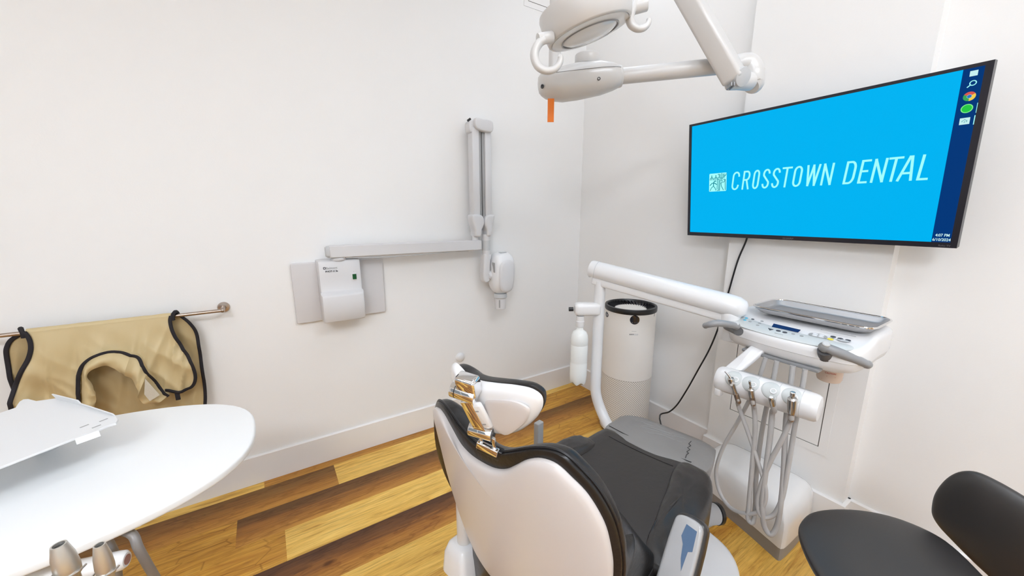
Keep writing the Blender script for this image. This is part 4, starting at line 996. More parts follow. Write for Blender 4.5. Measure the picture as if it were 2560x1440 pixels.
hang('handpiece_coupling', 'short steel handpiece coupling sunk low in the third holder of the rack', 'dental handpiece', (1928, 993), (1932, 1012), ((1931, 1030), (1926, 1085), (1914, 1180), (1906, 1270), (1913, 1322), (1926, 1337), (1941, 1318), (1953, 1250), (1959, 1180), (1965, 1050), (1974, 980), (1984, 905)),
     [(.0075, -.02), (.0085, 0), (.0090, .5), (.0090, .8), (.0070, .9), (.0055, 1.0)], None, .0086)
hang('handpiece_coupling', 'thick steel motor coupling standing tall in the fourth holder of the rack', 'dental handpiece', (1982, 980), (1979, 1030), ((1976, 1052), (1957, 1095), (1924, 1158), (1902, 1215), (1894, 1262), (1905, 1292), (1930, 1290), (1952, 1255), (1970, 1170), (1988, 1060), (2003, 985), (2015, 912)),
     [(.0095, -.05), (.0110, 0), (.0130, .30), (.0130, .66), (.0105, .70), (.0062, .72), (.0062, .80), (.0072, .82), (.0072, .98), (.0045, 1.0)])

# tray lying on the head
tp = thing('instrument_tray', 'shallow stainless steel tray lying on top of the dental unit', 'tray', (1.69, .53, .953))
tcx, tcy, tw_, tl_ = 1.694, .528, .214, .372
R = []
for ins, h in ((.026, .9535), (.020, .9540), (.0075, .968), (.004, .974), (.0, .9755), (-.001, .9765), (.0, .9775), (.004, .9775), (.0075, .975), (.014, .962), (.020, .9562), (.027, .9555)):
    o_ = inset(rrect(tw_, tl_, .038, 8, tcx, tcy), ins) if ins else rrect(tw_, tl_, .038, 8, tcx, tcy)
    R.append([V((x, y, h)) for x, y in o_])
obj('pan', B().loft(R), 'traysteel', tp)

obj('pan_floor', B().puff(rrect(tw_ - .05, tl_ - .05, .022, 5, tcx, tcy), [(0, .9552), (.001, .9560)], lambda x, y, h: V((x, y, h))), mat('dull_steel', (.36, .35, .355), .5, .6), tp, 'dull grey tray floor')
obj('rim', B().tube([V((x, y, .9770)) for x, y in rrect(tw_ - .002, tl_ - .002, .038, 8, tcx, tcy)], .0036, 8, 0, closed=True), 'chrome', tp, 'bright rolled rim')
# bottle hung from the post
bc = V((PX, PY, 0)) + (V((-RGT.x, -RGT.y, 0)) * .090) + V((-FWD.x, -FWD.y, 0)).normalized() * .012
cl = obj('bottle_mount', B().box(V((PX, PY, .886)) * .5 + V((bc.x, bc.y, .886)) * .5 - V((RGT.x, RGT.y, 0)) * .012, (.125, .060, .062), .018, V((RGT.x, RGT.y, 0)), V((-RGT.y, RGT.x, 0)), EZ), 'white', du)
obj('bottle_mount_knob', B().cyl(V((bc.x, bc.y, .886)) - V((RGT.x, RGT.y, 0)) * .035, V((bc.x, bc.y, .886)) - V((RGT.x, RGT.y, 0)) * .056, .010), 'black', du, 'black knob on the bottle mount')
bt = thing('water_bottle', 'translucent white water bottle hanging from the dental unit post', 'bottle', (bc.x, bc.y, .55))
zt = .858
nb = 50; b = B(); rings = []
for r, h in ((.034, -.337), (.040, -.325), (.0415, -.30), (.0415, -.24), (.0405, -.235), (.0415, -.23), (.0415, -.15), (.0400, -.146), (.0415, -.142), (.0415, -.118), (.039, -.098), (.031, -.082), (.019, -.074), (.0165, -.070), (.0165, -.050)):
    rings.append([V((bc.x + r * math.cos(2 * PI * j / nb), bc.y + r * math.sin(2 * PI * j / nb), zt + h - (.012 * (0.5 + .5 * math.cos(5 * 2 * PI * j / nb)) if h < -.32 else 0))) for j in range(nb)])
obj('bottle_body', b.loft(rings), 'bottle', bt)
obj('bottle_neck', B().lathe([(.0195, -.058), (.0205, -.055), (.0205, -.030), (.0185, -.028), (.0185, -.004)], (bc.x, bc.y, zt), n=28), 'white', bt)

# ================================================================== utility box on the floor by the wall column
ub = thing('floor_utility_box', 'white floor utility box with grey kick plate against the wall column', 'utility box', (1.73, .67, 0))
uo = ccw(sp2([(1.550, .474), (1.60, .466), (1.84, .480), (1.875, .50), (1.880, .60), (1.880, .80), (1.868, .860), (1.82, .88), (1.68, .878), (1.635, .86), (1.622, .80), (1.580, .60), (1.555, .505)], 3))
obj('kick_plate', B().puff(uo, [(.003, 0), (.003, .058)], lowf), 'kick', ub, 'grey kick plate')
obj('cover', B().puff(uo, [(0, .058), (0, .135), (.004, .165), (.014, .190), (.030, .207), (.052, .215), (.09, .218)], lowf), 'white2', ub)
# ribbed hose end and thin cable
c0, c1 = pd(1757, 1287, 1.50), pd(1800, 1283, 1.525); cdv = (c1 - c0).normalized()
rb = thing('corrugated_hose', 'short grey corrugated hose poking out beside the chair seat', 'hose', c0)
prf = []
for k in range(38): prf.append((.031 if k % 2 else .039, -.115 + k * .0048))
b = B().lathe(prf, c0, cdv, 28); obj('ribs', b, 'hose', rb)
obj('end_collar', B().lathe([(.034, .060), (.041, .062), (.041, .076), (.034, .079)], c0, cdv, 28), 'black', rb, 'black end collar')
cp = [pz(1752, 1330, .075), pz(1768, 1318, .065), pz(1788, 1304, .03), pz(1795, 1285, .02), pz(1790, 1272, .06)]
cb = obj('cable', B().tube([pz(1725, 1338, .075)] + cp, .0055, 8), 'hose', origin=cp[0]); tag(cb, 'pale thin cable loop on the floor under the corrugated hose', 'cable')

# ================================================================== operating light
ol = thing('operating_light', 'white dental operating light on a jointed arm hanging from the ceiling', 'operating light', pd(1445, 205, 1.45))
hl0, hl1 = pd(1344, 216, 1.46), pd(1549, 191, 1.45); el = pd(1880, 168, 1.36)
adr = (hl1 - hl0).normalized(); hz = V((adr.x, adr.y, 0)).normalized(); sdv = V((-hz.y, hz.x, 0)); upv = adr.cross(sdv); upv = upv if upv.z > 0 else -upv
Lh = (hl1 - hl0).length; k_ = 1.455 / 950
R, R2 = [], []
prof = [(1345, 208, 224), (1347, 196, 232), (1352, 190, 238), (1362, 183, 244), (1380, 178, 249), (1405, 173, 251), (1443, 163, 246), (1500, 158, 234), (1532, 162, 223), (1547, 167, 216), (1549, 172, 211)]
for x, yt, yb in prof:
    t = (x - 1344) / 205; cy = (yt + yb) / 2; base = hl0 + (hl1 - hl0) * t; liney = 216 + (191 - 216) * t
    c = base - EZ * ((cy - liney) * k_); hh = (yb - yt) / 2 * k_; dd = min(hh * 1.15, .062) if x > 1352 else hh * 1.0
    R.append([c + upv * (math.copysign(abs(math.sin(a)) ** .85, math.sin(a)) * hh) + sdv * (math.copysign(abs(math.cos(a)) ** .85, math.cos(a)) * dd) for a in [2 * PI * j / 36 for j in range(36)]])
hub = obj('hub', B().loft(R), 'lamp', ol)
camside = -1 if sdv.dot(CAM - hl0) < 0 else 1
sm = []
for i, (x, yt, yb) in enumerate(prof[3:-1]):
    t = (x - 1344) / 205; cy = (yt + yb) / 2; base = hl0 + (hl1 - hl0) * t; liney = 216 - 25 * t
    c = base - EZ * ((cy - liney) * k_); hh = (yb - yt) / 2 * k_; dd = min(hh * 1.15, .062); s_ = max(-.9, min(.9, (cy - (200 - 22 * t)) * k_ / hh)); cs = math.sqrt(1 - abs(s_) ** (2 / .85)) ** .85
    sm.append(c + upv * s_ * hh + sdv * camside * cs * dd)
obj('hub_seam', B().tube(sm, .0011, 6, 4), 'grey', hub, 'thin seam line round the hub')
ins = []
for x, yy in ((1356, 215), (1497, 197)):
    t = (x - 1344) / 205; base = hl0 + (hl1 - hl0) * t + sdv * camside * (.044 if x < 1400 else .0555)
    obj('screw_hole', B().lathe([(.0062, -.012), (.0062, .002), (.0045, .003), (.0001, -.002)], V(pd(x, yy, (base - CAM).dot(FWD))), sdv * camside, 16), 'darkgrey', hub)
st = pd(1468, 150, 1.455); obj('hub_cap', B().cyl(st - EZ * .02, st + EZ * .018, .047, bev=.004), 'lamp', ol)
p0 = pd(1386, 185, 1.50)
obj('ceiling_pole', B().cyl(p0 - EZ * .03, V((p0.x, p0.y, CEIL)), .0235), 'lamp', ol); obj('ceiling_flange', B().lathe([(.09, 0), (.09, .02), (.05, .04)], (p0.x, p0.y, CEIL), (0, 0, -1), 32), 'lamp', ol)
obj('hub_ring', B().cyl(hl1 - adr * .006, hl1 + adr * .006, .040, .038, 32, .002), 'lamp', ol)
a_s = hl1 + adr * .0; a_e = pd(1852, 160, 1.365)
obj('arm_tube', B().cyl(a_s, a_e, .0285, n=28), 'lamp', ol)
epts = [pd(1838, 161, 1.368), pd(1856, 158, 1.362), pd(1872, 161, 1.36), pd(1880, 174, 1.36), pd(1882, 192, 1.362), pd(1881, 208, 1.365)]
obj('elbow', B().tube(epts, [.030, .033, .035, .036, .036, .036], 28, 5), 'lamp', ol)
obj('elbow_joint', B().tube([pd(1882.5, 180, 1.361), pd(1882.5, 195, 1.362), pd(1882, 210, 1.364), pd(1877, 216, 1.362)], [.0365, .0365, .036, .028], 28, 4), 'lamp', ol)
b0, b1 = pd(1834, 192, 1.31), pd(1646, -140, 1.30); bd = (b1 - b0).normalized(); bw = bd.cross(FWD).normalized(); bn = bd.cross(bw)
e1_ = (bw * .8 + bn * .6).normalized(); e2_ = bd.cross(e1_)
obj('spring_arm', B().box((b0 + b1) / 2, ((b1 - b0).length + .03, .076, .066), .012, bd, e1_, e2_), 'lamp', ol)
jc_ = pd(1856, 192, 1.285); jn = (CAM - jc_).normalized() * .8 + RGT * .6; jn.normalize()
obj('joint_disc', B().cyl(jc_ - jn * .06, jc_ + jn * .006, .031, bev=.003), 'lightgrey', ol, 'grey joint disc')
obj('joint_block', B().tube([pd(1822, 212, 1.31), pd(1845, 208, 1.32), pd(1872, 204, 1.345)], [.018, .022, .030], 18, 4), 'lamp', ol)
b = B()
for q in (1823, 1830): b.box(pd(q, 215, 1.29), (.005, .03, .014), .001, RGT, FWD, UPV)
obj('joint_clip', b, 'grey', ol)
PA, PB = pd(1374, 113, 1.15), pd(1572, 49, 1.15); HC = (PA + PB) / 2; vr = (HC - CAM).normalized(); hx_ = (PB - PA).normalized()
vp = (vr - hx_ * vr.dot(hx_)).normalized(); d2 = hx_.cross(vp); d2 = d2 if d2.z > 0 else -d2
hy_ = (-vp * .965 + d2 * .26).normalized(); hn = hx_.cross(hy_); hn = hn if hn.z < 0 else -hn; hy_ = hn.cross(hx_)
def hring(r, h, n=56, sq=1.0): return [HC + hx_ * (math.cos(2 * PI * j / n) * r) + hy_ * (math.sin(2 * PI * j / n) * r * sq) + hn * h for j in range(n)]
head = obj('lamp_head', B().loft([hring(.100, -.084), hring(.122, -.083), hring(.134, -.078), hring(.137, -.070), hring(.134, -.030), hring(.127, -.002), hring(.124, .001), hring(.119, .002), hring(.117, .0), hring(.112, -.004)], cap0=True, cap1=False), 'lamp', ol)
obj('lens_rim', B().loft([hring(.1165, .0), hring(.1165, .003), hring(.085, .006), hring(.085, .004)], cap0=False, cap1=False), 'lens', head, 'clear lens rim')
obj('lens_ring', B().loft([hring(.088, .004), hring(.088, .0085), hring(.084, .0085), hring(.084, .004)], cap0=False, cap1=False), 'grey', head)
obj('lens', B().loft([hring(.085, .004), hring(.070, .012), hring(.03, .017), hring(.001, .018)], cap0=True), 'lens', head, 'pale domed lens')
up_end = pd(1500, -70, 1.22)
obj('head_yoke', B().tube([HC - hn * .08, HC - hn * .14, up_end, pd(1580, -150, 1.27), b1], [.030, .026, .024, .024, .026], 18, 6), 'lamp', ol)
def hook(name, pts, D, blk, r=.0102, ext=None):
    h_ = obj(name, B().tube([pd(x, y, D) for x, y in pts], [r * 1.15, r * 1.25, r * 1.2, r, r * .9, r * .7], 14, 6, flat=(vr, 1.35)), 'lamp', ol)
    (x0, y0), (x1, y1), rb_ = blk
    obj('handle_mount', B().cyl(pd(x0, y0, D), pd(x1, y1, D + .01), rb_, n=24, bev=.003), 'lamp', h_)
hook('handle', ((1362, 99), (1350, 106), (1338, 126), (1337, 147), (1347, 167), (1366, 177), (1386, 173), (1399, 158), (1401, 143), (1396, 141)), 1.10, ((1344, 98), (1382, 92), .016))
hook('handle', ((1589, 6), (1579, 28), (1574, 46), (1580, 63), (1595, 72), (1611, 69), (1621, 57), (1622, 48)), 1.14, ((1618, 10), (1560, 26), .019))
tagp = pd(1377, 276, 1.45)
o = obj('strip_tag', B().box(tagp, (.0245, .0022, .084), .0008, (RGT * 1.0).normalized(), V((-RGT.y, RGT.x, 0)), EZ), 'orange', origin=tagp + EZ * .042)
tag(o, 'bright orange strip hanging below the operating light hub', 'tag')

# ================================================================== dental chair
CF, CR, CK = V((.974, .225, 0)).normalized(), V((.225, -.974, 0)).normalized(), V((1.147, .80, 0))
def ch(u, v, z): return CK + CF * (u - .5) + CR * v + EZ * z
dc = thing('dental_chair', 'black leather dental chair with white back shell and chrome headrest joint', 'dental chair', ch(.2, 0, 0))
bT = (CF * -.17 + EZ * .985).normalized()
BO = ch(-.314, 0, .89)
bf = frame(BO, CR, bT)                     # ez points backwards
assert bf.ez.dot(CAM - BO) > 0
def curve_(x): return .030 * (1 - min((x / .21) ** 2, 1.6))
shell_px = [(1069, 1038), (1075, 1027), (1090, 1023), (1110, 1033), (1138, 1064), (1166, 1099), (1192, 1120), (1225, 1139), (1258, 1153), (1285, 1155), (1306, 1147), (1332, 1136), (1362, 1137), (1396, 1157), (1426, 1194), (1456, 1236), (1482, 1287), (1501, 1337), (1513, 1395), (1518, 1440), (1512, 1500), (1470, 1540), (1400, 1545), (1330, 1500), (1269, 1440), (1232, 1405), (1195, 1360), (1144, 1267), (1108, 1180), (1090, 1120)]
so = [bf.inv(ppl(x, y, BO, bf.ez)) for x, y in shell_px]
so = ccw(sp2(so, 4))
sfn = lambda x, y, h: bf(x, y, h + curve_(x) - .006)
shell = obj('back_shell', B().pillow(so, .020, .012, sfn, 10, 3.2, center=bf.inv(ppl(1330, 1290, BO, bf.ez))), 'shell', dc, 'pale back shell')
lo = bf.ez * -.055; lf = frame(BO + lo, CR, bT)
lp_ = ccw(sp2([lf.inv(ppl(x, y, lf.o, lf.ez)) for x, y in ((1184, 1450), (1190, 1405), (1204, 1372), (1232, 1388), (1300, 1440), (1400, 1460), (1490, 1460), (1500, 1560), (1440, 1660), (1260, 1660), (1190, 1560))], 4))
obj('lower_cover', B().pillow(lp_, .020, .05, lf, 8, 3.2), 'white', dc, 'white cover below the back shell')
# back cushion: same outline, a little larger, swelling forwards
cpx = [(1062, 1045), (1068, 1024), (1086, 1012), (1112, 1022), (1150, 1058), (1190, 1092), (1225, 1112), (1262, 1122), (1300, 1120), (1335, 1118), (1370, 1124), (1404, 1144), (1434, 1182), (1464, 1226), (1492, 1280), (1513, 1335), (1527, 1395), (1533, 1445), (1520, 1520), (1470, 1560), (1400, 1570), (1320, 1520), (1255, 1450), (1215, 1405), (1185, 1362), (1146, 1290), (1112, 1245), (1084, 1185), (1068, 1130)]
co_ = ccw(sp2([bf.inv(ppl(x, y, BO, bf.ez)) for x, y in cpx], 4))
def cfn(x, y, h):
    low = max(0, min(1, (-.16 - y) / .17)); low = low * low * (3 - 2 * low)
    if h < 0: h = h * (1 + 3.0 * low)
    return bf(x, y, h + curve_(x) - .012)
cush = obj('back_cushion', B().pillow(co_, .006, .066, cfn, 14, 3.0, center=bf.inv(ppl(1330, 1290, BO, bf.ez))), 'leather', dc)
seamc = [cfn(x, y, -.006) for x, y in inset(co_, -.0015)]
obj('piping', B().tube(seamc[::3], .0028, 6, 3, closed=True), 'black', cush)
# headrest
hT = (CF * -.22 + EZ * .975).normalized(); HO = pd(1240, 990, .775); hf_ = frame(HO, CR, hT)
hpx = [(1128, 921), (1136, 910), (1150, 910), (1180, 928), (1215, 940), (1260, 948), (1302, 958), (1336, 974), (1354, 994), (1358, 1014), (1351, 1038), (1334, 1057), (1308, 1069), (1280, 1069), (1252, 1062), (1228, 1046), (1202, 1018), (1176, 992), (1146, 966), (1130, 948)]
ho_ = ccw(sp2([hf_.inv(ppl(x, y, HO, hf_.ez)) for x, y in hpx], 4))
hcv = lambda x: .014 * (1 - (x / .10) ** 2)
hs = obj('headrest_shell', B().pillow(ho_, .024, .005, lambda x, y, h: hf_(x - .004, y, h + hcv(x) + .004), 10, 3.0), 'white', dc)
rpx = [(1249, 975), (1275, 972), (1318, 984), (1341, 1004), (1340, 1028), (1322, 1048), (1294, 1060), (1272, 1044), (1254, 1015)]
ro_ = ccw(sp2([hf_.inv(ppl(x, y, HO, hf_.ez)) for x, y in rpx], 4))
obj('shell_inset', B().pillow(ro_, .006, .004, lambda x, y, h: hf_(x, y, h + hcv(x) + .0245), 6, 3.5), 'shell', hs)
hcx = ccw(sp2([hf_.inv(ppl(x, y, HO, hf_.ez)) for x, y in [(1134, 926), (1142, 914), (1156, 914), (1182, 927), (1215, 936), (1260, 943), (1303, 953), (1338, 968), (1357, 990), (1361, 1012), (1354, 1038), (1334, 1058), (1308, 1068), (1280, 1068), (1250, 1060), (1226, 1043), (1202, 1016), (1176, 990), (1148, 964), (1134, 946)]], 4))
obj('headrest_cushion', B().pillow(inset(hcx, .003), .004, .034, lambda x, y, h: hf_(x - .004, y, h + hcv(x) + .001), 10, 2.6), 'leather', dc)
# chrome double joint
def D(x, y, d): return pd(x, y, d)
ax_ = CR
u0, u1 = D(1131, 970, .735), D(1191, 990, .720); ua = (u1 - u0).normalized()
hb_ = obj('headrest_joint', B().cyl(u0, u1, .0165, n=32, bev=.0015), 'chrome', dc)
obj('joint_groove', B().cyl(u0 + ua * .010, u0 + ua * .0115, .0168, n=32), 'black', hb_)
obj('joint_cap', B().cyl(u1 - ua * .001, u1 + ua * .0015, .0075, n=24), 'steel', hb_)
upb = bT; bb_ = (u0 + u1) / 2 + ua * .008 + upb * .017 + bf.ez * -.004
obj('joint_housing', B().box(bb_, (.042, .036, .032), .005, ua, upb, ua.cross(upb)), 'chrome', hb_)
obj('housing_slot', B().box(bb_ + upb * .0155 + bf.ez * .006 - ua * .004, (.024, .006, .012), .001, ua, upb, ua.cross(upb)), 'black', hb_)
l0, l1 = D(1176, 1068, .775), D(1233, 1084, .760); la = (l1 - l0).normalized()
lb_ = obj('lower_joint', B().cyl(l0, l1, .0160, n=32, bev=.0015), 'chrome', dc)
obj('joint_cap', B().cyl(l1 - la * .001, l1 + la * .0018, .0075, n=24), 'steel', lb_)
obj('joint_face', B().cyl(l1 - la * .0005, l1 + la * .0010, .0142, n=28), 'darkgrey', lb_, 'dark joint face')
d0, d1 = D(1166, 1000, .728), D(1203, 1075, .760); dd_ = (d1 - d0).normalized(); dn = dd_.cross(la).normalized()
obj('link_bar', B().box((d0 + d1) / 2, ((d1 - d0).length, .027, .012), .003, dd_, (la - dd_ * la.dot(dd_)).normalized(), dn), 'chrome', dc)
d0, d1 = D(1188, 1005, .726), D(1222, 1066, .752); dd_ = (d1 - d0).normalized(); lat = (la - dd_ * la.dot(dd_)).normalized(); dn = dd_.cross(lat)
if dn.dot(CAM - d0) < 0: dn = -dn
pl = obj('link_cover', B().box((d0 + d1) / 2 + dn * .002, ((d1 - d0).length, .027, .012), .006, dd_, lat, dn), 'white2', dc, 'white link cover')
for t in (.25, .78): obj('cover_slot', B().box(d0 + (d1 - d0) * t + dn * .0082, (.003, .008, .001), .0, dd_, lat, dn), 'midgrey', pl)
m0, m1 = D(1196, 1108, .772), D(1242, 1130, .760); ma = (m1 - m0).normalized()
obj('mount_plate', B().box((m0 + m1) / 2 - bT * .002, ((m1 - m0).length + .006, .016, .012), .002, ma, (bT - ma * bT.dot(ma)).normalized(), ma.cross(bT)), 'chrome', dc)
obj('mount_recess', B().box((m0 + m1) / 2 - bT * .010 + bf.ez * -.006, ((m1 - m0).length + .014, .026, .016), .003, ma, (bT - ma * bT.dot(ma)).normalized(), ma.cross(bT)), 'black', dc, 'dark recess in the back shell')
for q in (D(1204, 1098, .768), D(1236, 1110, .757)): obj('mount_post', B().box(q, (.007, .030, .007), .001, ma, bT, ma.cross(bT)), 'chrome', dc)
# side wings joining the back to the seat
for v in (.198, -.198):
    wo = ch(0, v, 0); wf = frame(wo, CF, EZ)
    w_px = [(1462, 1240), (1500, 1250), (1545, 1282), (1606, 1356), (1676, 1430), (1720, 1490), (1690, 1560), (1600, 1590), (1540, 1560), (1518, 1440), (1500, 1335)]
    wo_ = ccw(sp2([wf.inv(ppl(x, y, ch(0, .198, 0), CR)) for x, y in w_px], 4))
    obj('side_wing', B().pillow(wo_, .030, .030, lambda x, y, h: wo + CF * (x - wf.o.dot(CF) * 0) + EZ * y - CR * h if False else wf(x, y, h), 8, 2.6), 'leather', dc)
# seat
SZ_ = .470
seat = ccw(sp2([(-.22, -.20), (.0, -.225), (.25, -.215), (.47, -.195), (.495, -.185), (.505, 0), (.500, .175), (.482, .198), (.25, .225), (.0, .235), (-.22, .215), (-.25, 0)], 5))
def seatf(u, v, h):
    z = SZ_ + h
    if h > 0: z = SZ_ + h * (1 - .35 * math.exp(-(v / .11) ** 2))
    return ch(u, v, z)
obj('seat_cushion', B().puff(seat, [(.05, -.20), (.02, -.19), (.004, -.15), (0, -.06), (0, -.024), (.006, -.012), (.016, -.005), (.035, -.001), (.07, .0), (.12, .0)], lambda u, v, h: ch(u, v, SZ_ + h + (.012 * (v / .2) ** 2 if h > -.02 else 0))), 'leather2', dc)
# side bolster on the right with its curved seam
bol = ccw(sp2([(.48, .125), (.49, .175), (.475, .215), (.38, .255), (.20, .275), (.02, .270), (.02, .20), (.16, .165), (.30, .140), (.42, .118)], 5))
bol2 = ccw(sp2([(.36, -.15), (.37, -.20), (.35, -.235), (.25, -.262), (.10, -.262), (.0, -.25), (.0, -.19), (.14, -.165), (.25, -.15)], 5))
for o_ in (bol, bol2):
    obj('seat_bolster', B().pillow(o_, .034, .22, lambda u, v, h: ch(u, v, SZ_ - .008 + h + (.004 * math.sin(u * 150 + v * 60) * noise.noise(V((u * 25, v * 25, 1))) * 1.6 if h > -.05 else 0)), 14, 3.0), 'leather2', dc)
def seam(pts, name='stitched_seam'): return obj(name, B().tube(pts, .0016, 6, 5), 'black', dc)
seam([ch(.495, v, SZ_ + .0012 + .012 * (v / .2) ** 2) for v in (-.175, -.1, 0, .1, .15)])
seam([ch(.435, v, SZ_ + .0005 + .012 * (v / .2) ** 2) for v in (-.14, -.1, 0, .06, .11)])
# leg rest curving down at the end, worn and creased; its grey colour has glare painted in
def legf(u, v, h):
    uu = u; t = max(0, u - .60); z = SZ_ - .004 + h - 2.6 * t * t - .25 * max(0, abs(v) - .12) ** 1.2
    cr = (noise.noise(V((u * 75 + v * 4, v * 5, 2))) * .0035 + noise.noise(V((u * 160, v * 7, 5))) * .0015) if h > -.02 else 0
    return ch(uu, v, z + cr)
leg = ccw(sp2([(.49, -.188), (.60, -.196), (.68, -.185), (.735, -.13), (.755, 0), (.745, .10), (.71, .165), (.62, .190), (.49, .186)], 6))
obj('leg_rest', B().pillow(leg, .012, .14, legf, 16, 3.4), mat('glare_grey_leather', (.27, .262, .257), .42, spec=.6, bump=(50, .25, 'noise'), vary=.25), dc, 'worn leg rest with glare painted into its grey')
def onleg(x, y):
    q = pz(x, y, SZ_ + .006) - CK; return legf(q.dot(CF) + .5, q.dot(CR), .0122)
for (x0, y0, x1, y1) in ((1588, 1052, 1668, 1071), (1600, 1064, 1700, 1088), (1585, 1064, 1690, 1092), (1630, 1070, 1715, 1097), (1610, 1078, 1705, 1104)):
    obj('crease', B().tube([onleg(x0 + (x1 - x0) * t, y0 + (y1 - y0) * t + 1.5 * math.sin(t * 7 + x0)) for t in (0, .2, .4, .6, .8, 1)], [.0002, .0009, .0010, .0008, .0002], 5, 3), 'midgrey', dc)
rnd2 = random.Random(5)
crk = [(.52, .09), (.535, .098), (.532, .088), (.548, .10), (.546, .090), (.562, .104), (.560, .096), (.578, .106), (.575, .098), (.590, .104)]
obj('leather_crack', B().tube([pz(x, y, SZ_ + .0085) for x, y in ((1714, 1144), (1716, 1137), (1722, 1133), (1717, 1129), (1725, 1124), (1719, 1119), (1727, 1114), (1722, 1109), (1728, 1103))], .0011, 5, 0), 'black', dc, 'zigzag crack in the leather')
# right armrest, grey and glossy, tilted up
ae = pd(1722, 1312, .93); al = (CF * .60 + EZ * .80).normalized(); af = frame(ae, CR, al)
nrm = af.ez if af.ez.dot(CAM - ae) > 0 else -af.ez
ao = ccw(sp2([(-.034, -.02), (-.030, .006), (-.018, .014), (.018, .014), (.030, .006), (.034, -.02), (.036, -.15), (.036, -.33), (-.036, -.33), (-.036, -.15)], 4))
arm = obj('armrest', B().puff(ao, edge_profile(-.020, .006, .007, 4), lambda x, y, h: ae + CR * x + al * y + nrm * h), 'armpad', dc, 'glossy grey armrest')
fo = ccw(sp2([(-.004, 0), (.022, -.004), (.024, -.05), (.015, -.055), (.012, -.10), (.004, -.075), (.000, -.045), (-.008, -.03)], 1))
obj('film_patch', B().puff(fo, [(0, .005), (.0005, .0066)], lambda x, y, h: ae + CR * x + al * y + nrm * h), 'bluetint', arm, 'torn bluish film patch')
obj('armrest_padding', B().puff(inset(ao, -.006), edge_profile(-.060, -.016, .010, 3), lambda x, y, h: ae + CR * x + al * y + nrm * h), 'leather2', dc)
# left armrest seen beyond the back
lp = ch(0, -.275, 0)
qa = ppl(1346, 1120, lp, CR); qb = V((qa.x, qa.y, qa.z + .09)); obj('armrest_post', B().box((qa + qb) / 2, (.032, .022, .12), .004, CF, CR, EZ), 'midgrey', dc)
# left support: pale cylinder in a white block
k0 = pd(1161, 1352, 1.08)
obj('support_cylinder', B().cyl(k0 - EZ * .02, k0 + EZ * .26, .0205), 'lamp', dc)
bo_ = ccw(rrect(.090, .10, .022, 4)); kc = pd(1157, 1386, 1.085)
obj('support_block', B().puff(bo_, [(.006, -.052), (0, -.046), (.006, .01), (.015, .038), (.024, .045)], lambda x, y, h: kc + CF * x + CR * y + EZ * h), 'white', dc)
obj('support_arm', B().box((kc + ch(.1, -.05, kc.z)) / 2 + CR * .03, ((kc - ch(.1, -.05, kc.z)).length - .03, .05, .05), .01, (ch(.1, -.05, kc.z) - kc).normalized(), EZ, (ch(.1, -.05, kc.z) - kc).normalized().cross(EZ)), 'darkgrey', dc)
# pedestal, lower cover, base
lc = ccw(sp2([(-.255, -.16), (-.10, -.19), (.25, -.17), (.36, 0), (.25, .17), (-.10, .19), (-.255, .16), (-.275, 0)], 5))
obj('seat_pan', B().puff(lc, [(.07, .20), (.03, .215), (0, .26), (0, .31)], lambda u, v, h: ch(u, v, h)), 'shell', dc)
pdt = ccw(sp2([(-.18, -.10), (.0, -.13), (.25, -.12), (.30, 0), (.25, .12), (.0, .13), (-.18, .10), (-.20, 0)], 5))
obj('pedestal', B().puff(pdt, [(0, .04), (.01, .10), (.015, .22)], lambda u, v, h: ch(u, v, h)), 'shell', dc)
bs_ = ccw(sp2([(.02, -.25), (.40, -.26), (.62, -.22), (.725, -.10), (.75, .05), (.735, .18), (.69, .27), (.60, .325), (.45, .335), (.1, .33), (-.12, .27), (-.22, 0), (-.12, -.22)], 5))
obj('base', B().puff(bs_, edge_profile(0, .048, .016, 4), lambda u, v, h: ch(u, v, h)), 'white', dc, 'white floor base')

# ================================================================== operator stool
so_px = [(1996, 1325), (2006, 1302), (2030, 1284), (2090, 1276), (2165, 1281), (2240, 1298), (2315, 1328), (2365, 1357), (2440, 1425), (2500, 1500), (2490, 1580), (2400, 1640), (2260, 1640), (2150, 1560), (2047, 1440), (2008, 1368)]
SH = .53
sf = frame(pz(2200, 1420, SH), EX, (0, 1, 0))
oo = ccw(sp2([sf.inv(pz(x, y, SH)) for x, y in so_px], 4))
sc_ = sf(sum(q[0] for q in oo) / len(oo), sum(q[1] for q in oo) / len(oo))
stl = thing('operator_stool', 'black vinyl operator stool in the near right corner of the room', 'stool', (sc_.x, sc_.y, 0))
def stf(x, y, h):
    return sf(x, y, h - .010 * math.exp(-((x + .02) ** 2 + (y + .02) ** 2) / .010) * (h > 0))
obj('seat', B().pillow(oo, .020, .050, stf, 14, 2.6), 'stool', stl)
b = B().cyl((sc_.x, sc_.y, .12), (sc_.x, sc_.y, SH - .04), .025, .020); obj('gas_column', b, 'chrome', stl)
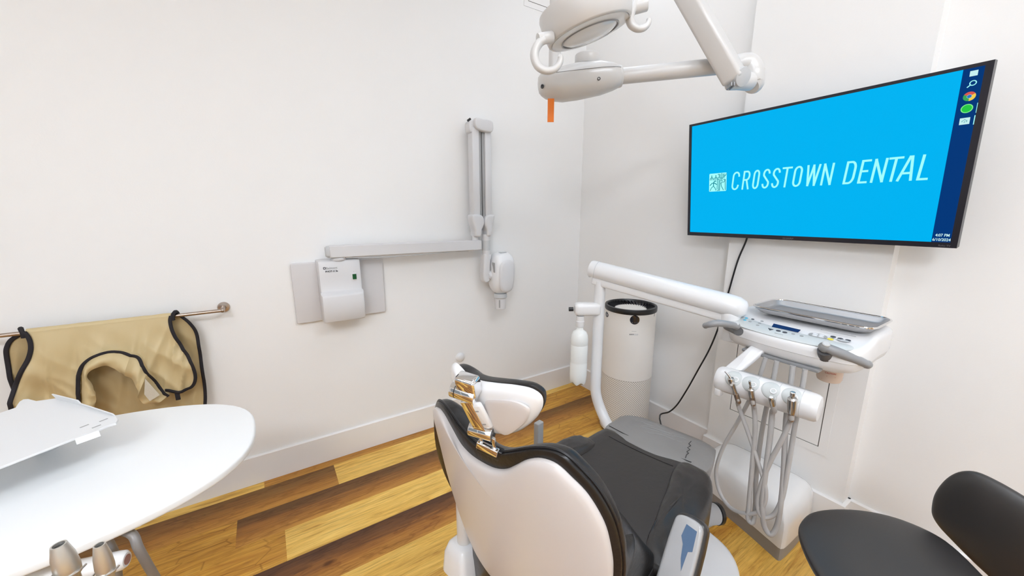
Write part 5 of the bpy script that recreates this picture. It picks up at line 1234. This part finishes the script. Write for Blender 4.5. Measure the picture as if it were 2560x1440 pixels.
obj('seat_plate', B().cyl((sc_.x, sc_.y, SH - .07), (sc_.x, sc_.y, SH - .045), .10), 'black', stl)
b = B(); wh = []
for k in range(5):
    a = 2 * PI * k / 5 + .3; e_ = V((sc_.x + .24 * math.cos(a), sc_.y + .24 * math.sin(a), .07)); b.tube([V((sc_.x, sc_.y, .12)), V((sc_.x + .12 * math.cos(a), sc_.y + .12 * math.sin(a), .095)), e_], [.026, .020, .014], 10); wh.append((e_, a))
obj('star_base', b, 'steel', stl)
for e_, a in wh:
    n_ = V((-math.sin(a), math.cos(a), 0)); c_ = V((e_.x, e_.y, .027)); obj('caster', B().cyl(c_ - n_ * .02, c_ + n_ * .02, .027, bev=.004).cyl(c_, c_ + EZ * .05, .006), 'black', stl)
bpx = [(2332, 1258), (2338, 1235), (2352, 1212), (2375, 1190), (2405, 1178), (2440, 1180), (2490, 1202), (2560, 1242), (2640, 1292), (2700, 1350), (2730, 1430), (2700, 1500), (2620, 1530), (2540, 1500), (2478, 1442), (2440, 1407), (2390, 1357), (2348, 1312), (2332, 1284)]
b0_ = pd(2480, 1330, .93); bn_ = (sc_ + V((0, 0, .18)) - b0_); bn_ = V((-.80, .20, .35)).normalized()
sbf = frame(b0_, V((.0, -1, 0)) - bn_ * V((0, -1, 0)).dot(bn_), EZ)
if sbf.ez.dot(CAM - b0_) < 0: sbf = frame(b0_, -sbf.ex, EZ)
bbo = ccw(sp2([sbf.inv(ppl(x, y, b0_, sbf.ez)) for x, y in bpx], 4))
obj('backrest', B().pillow(bbo, .030, .030, lambda x, y, h: sbf(x, y, h), 14, 2.4), 'stool', stl)
bc_ = sbf(sum(q[0] for q in bbo) / len(bbo), sum(q[1] for q in bbo) / len(bbo), -.025)
obj('back_bracket', B().tube([V((sc_.x, sc_.y, SH - .06)), V(((sc_.x * .5 + bc_.x * .5), (sc_.y * .5 + bc_.y * .5) - .10, SH - .12)), V((bc_.x + .03, bc_.y - .12, bc_.z - .16)), V((bc_.x + .02, bc_.y - .06, bc_.z - .04)), bc_], .014, 12), 'black', stl)
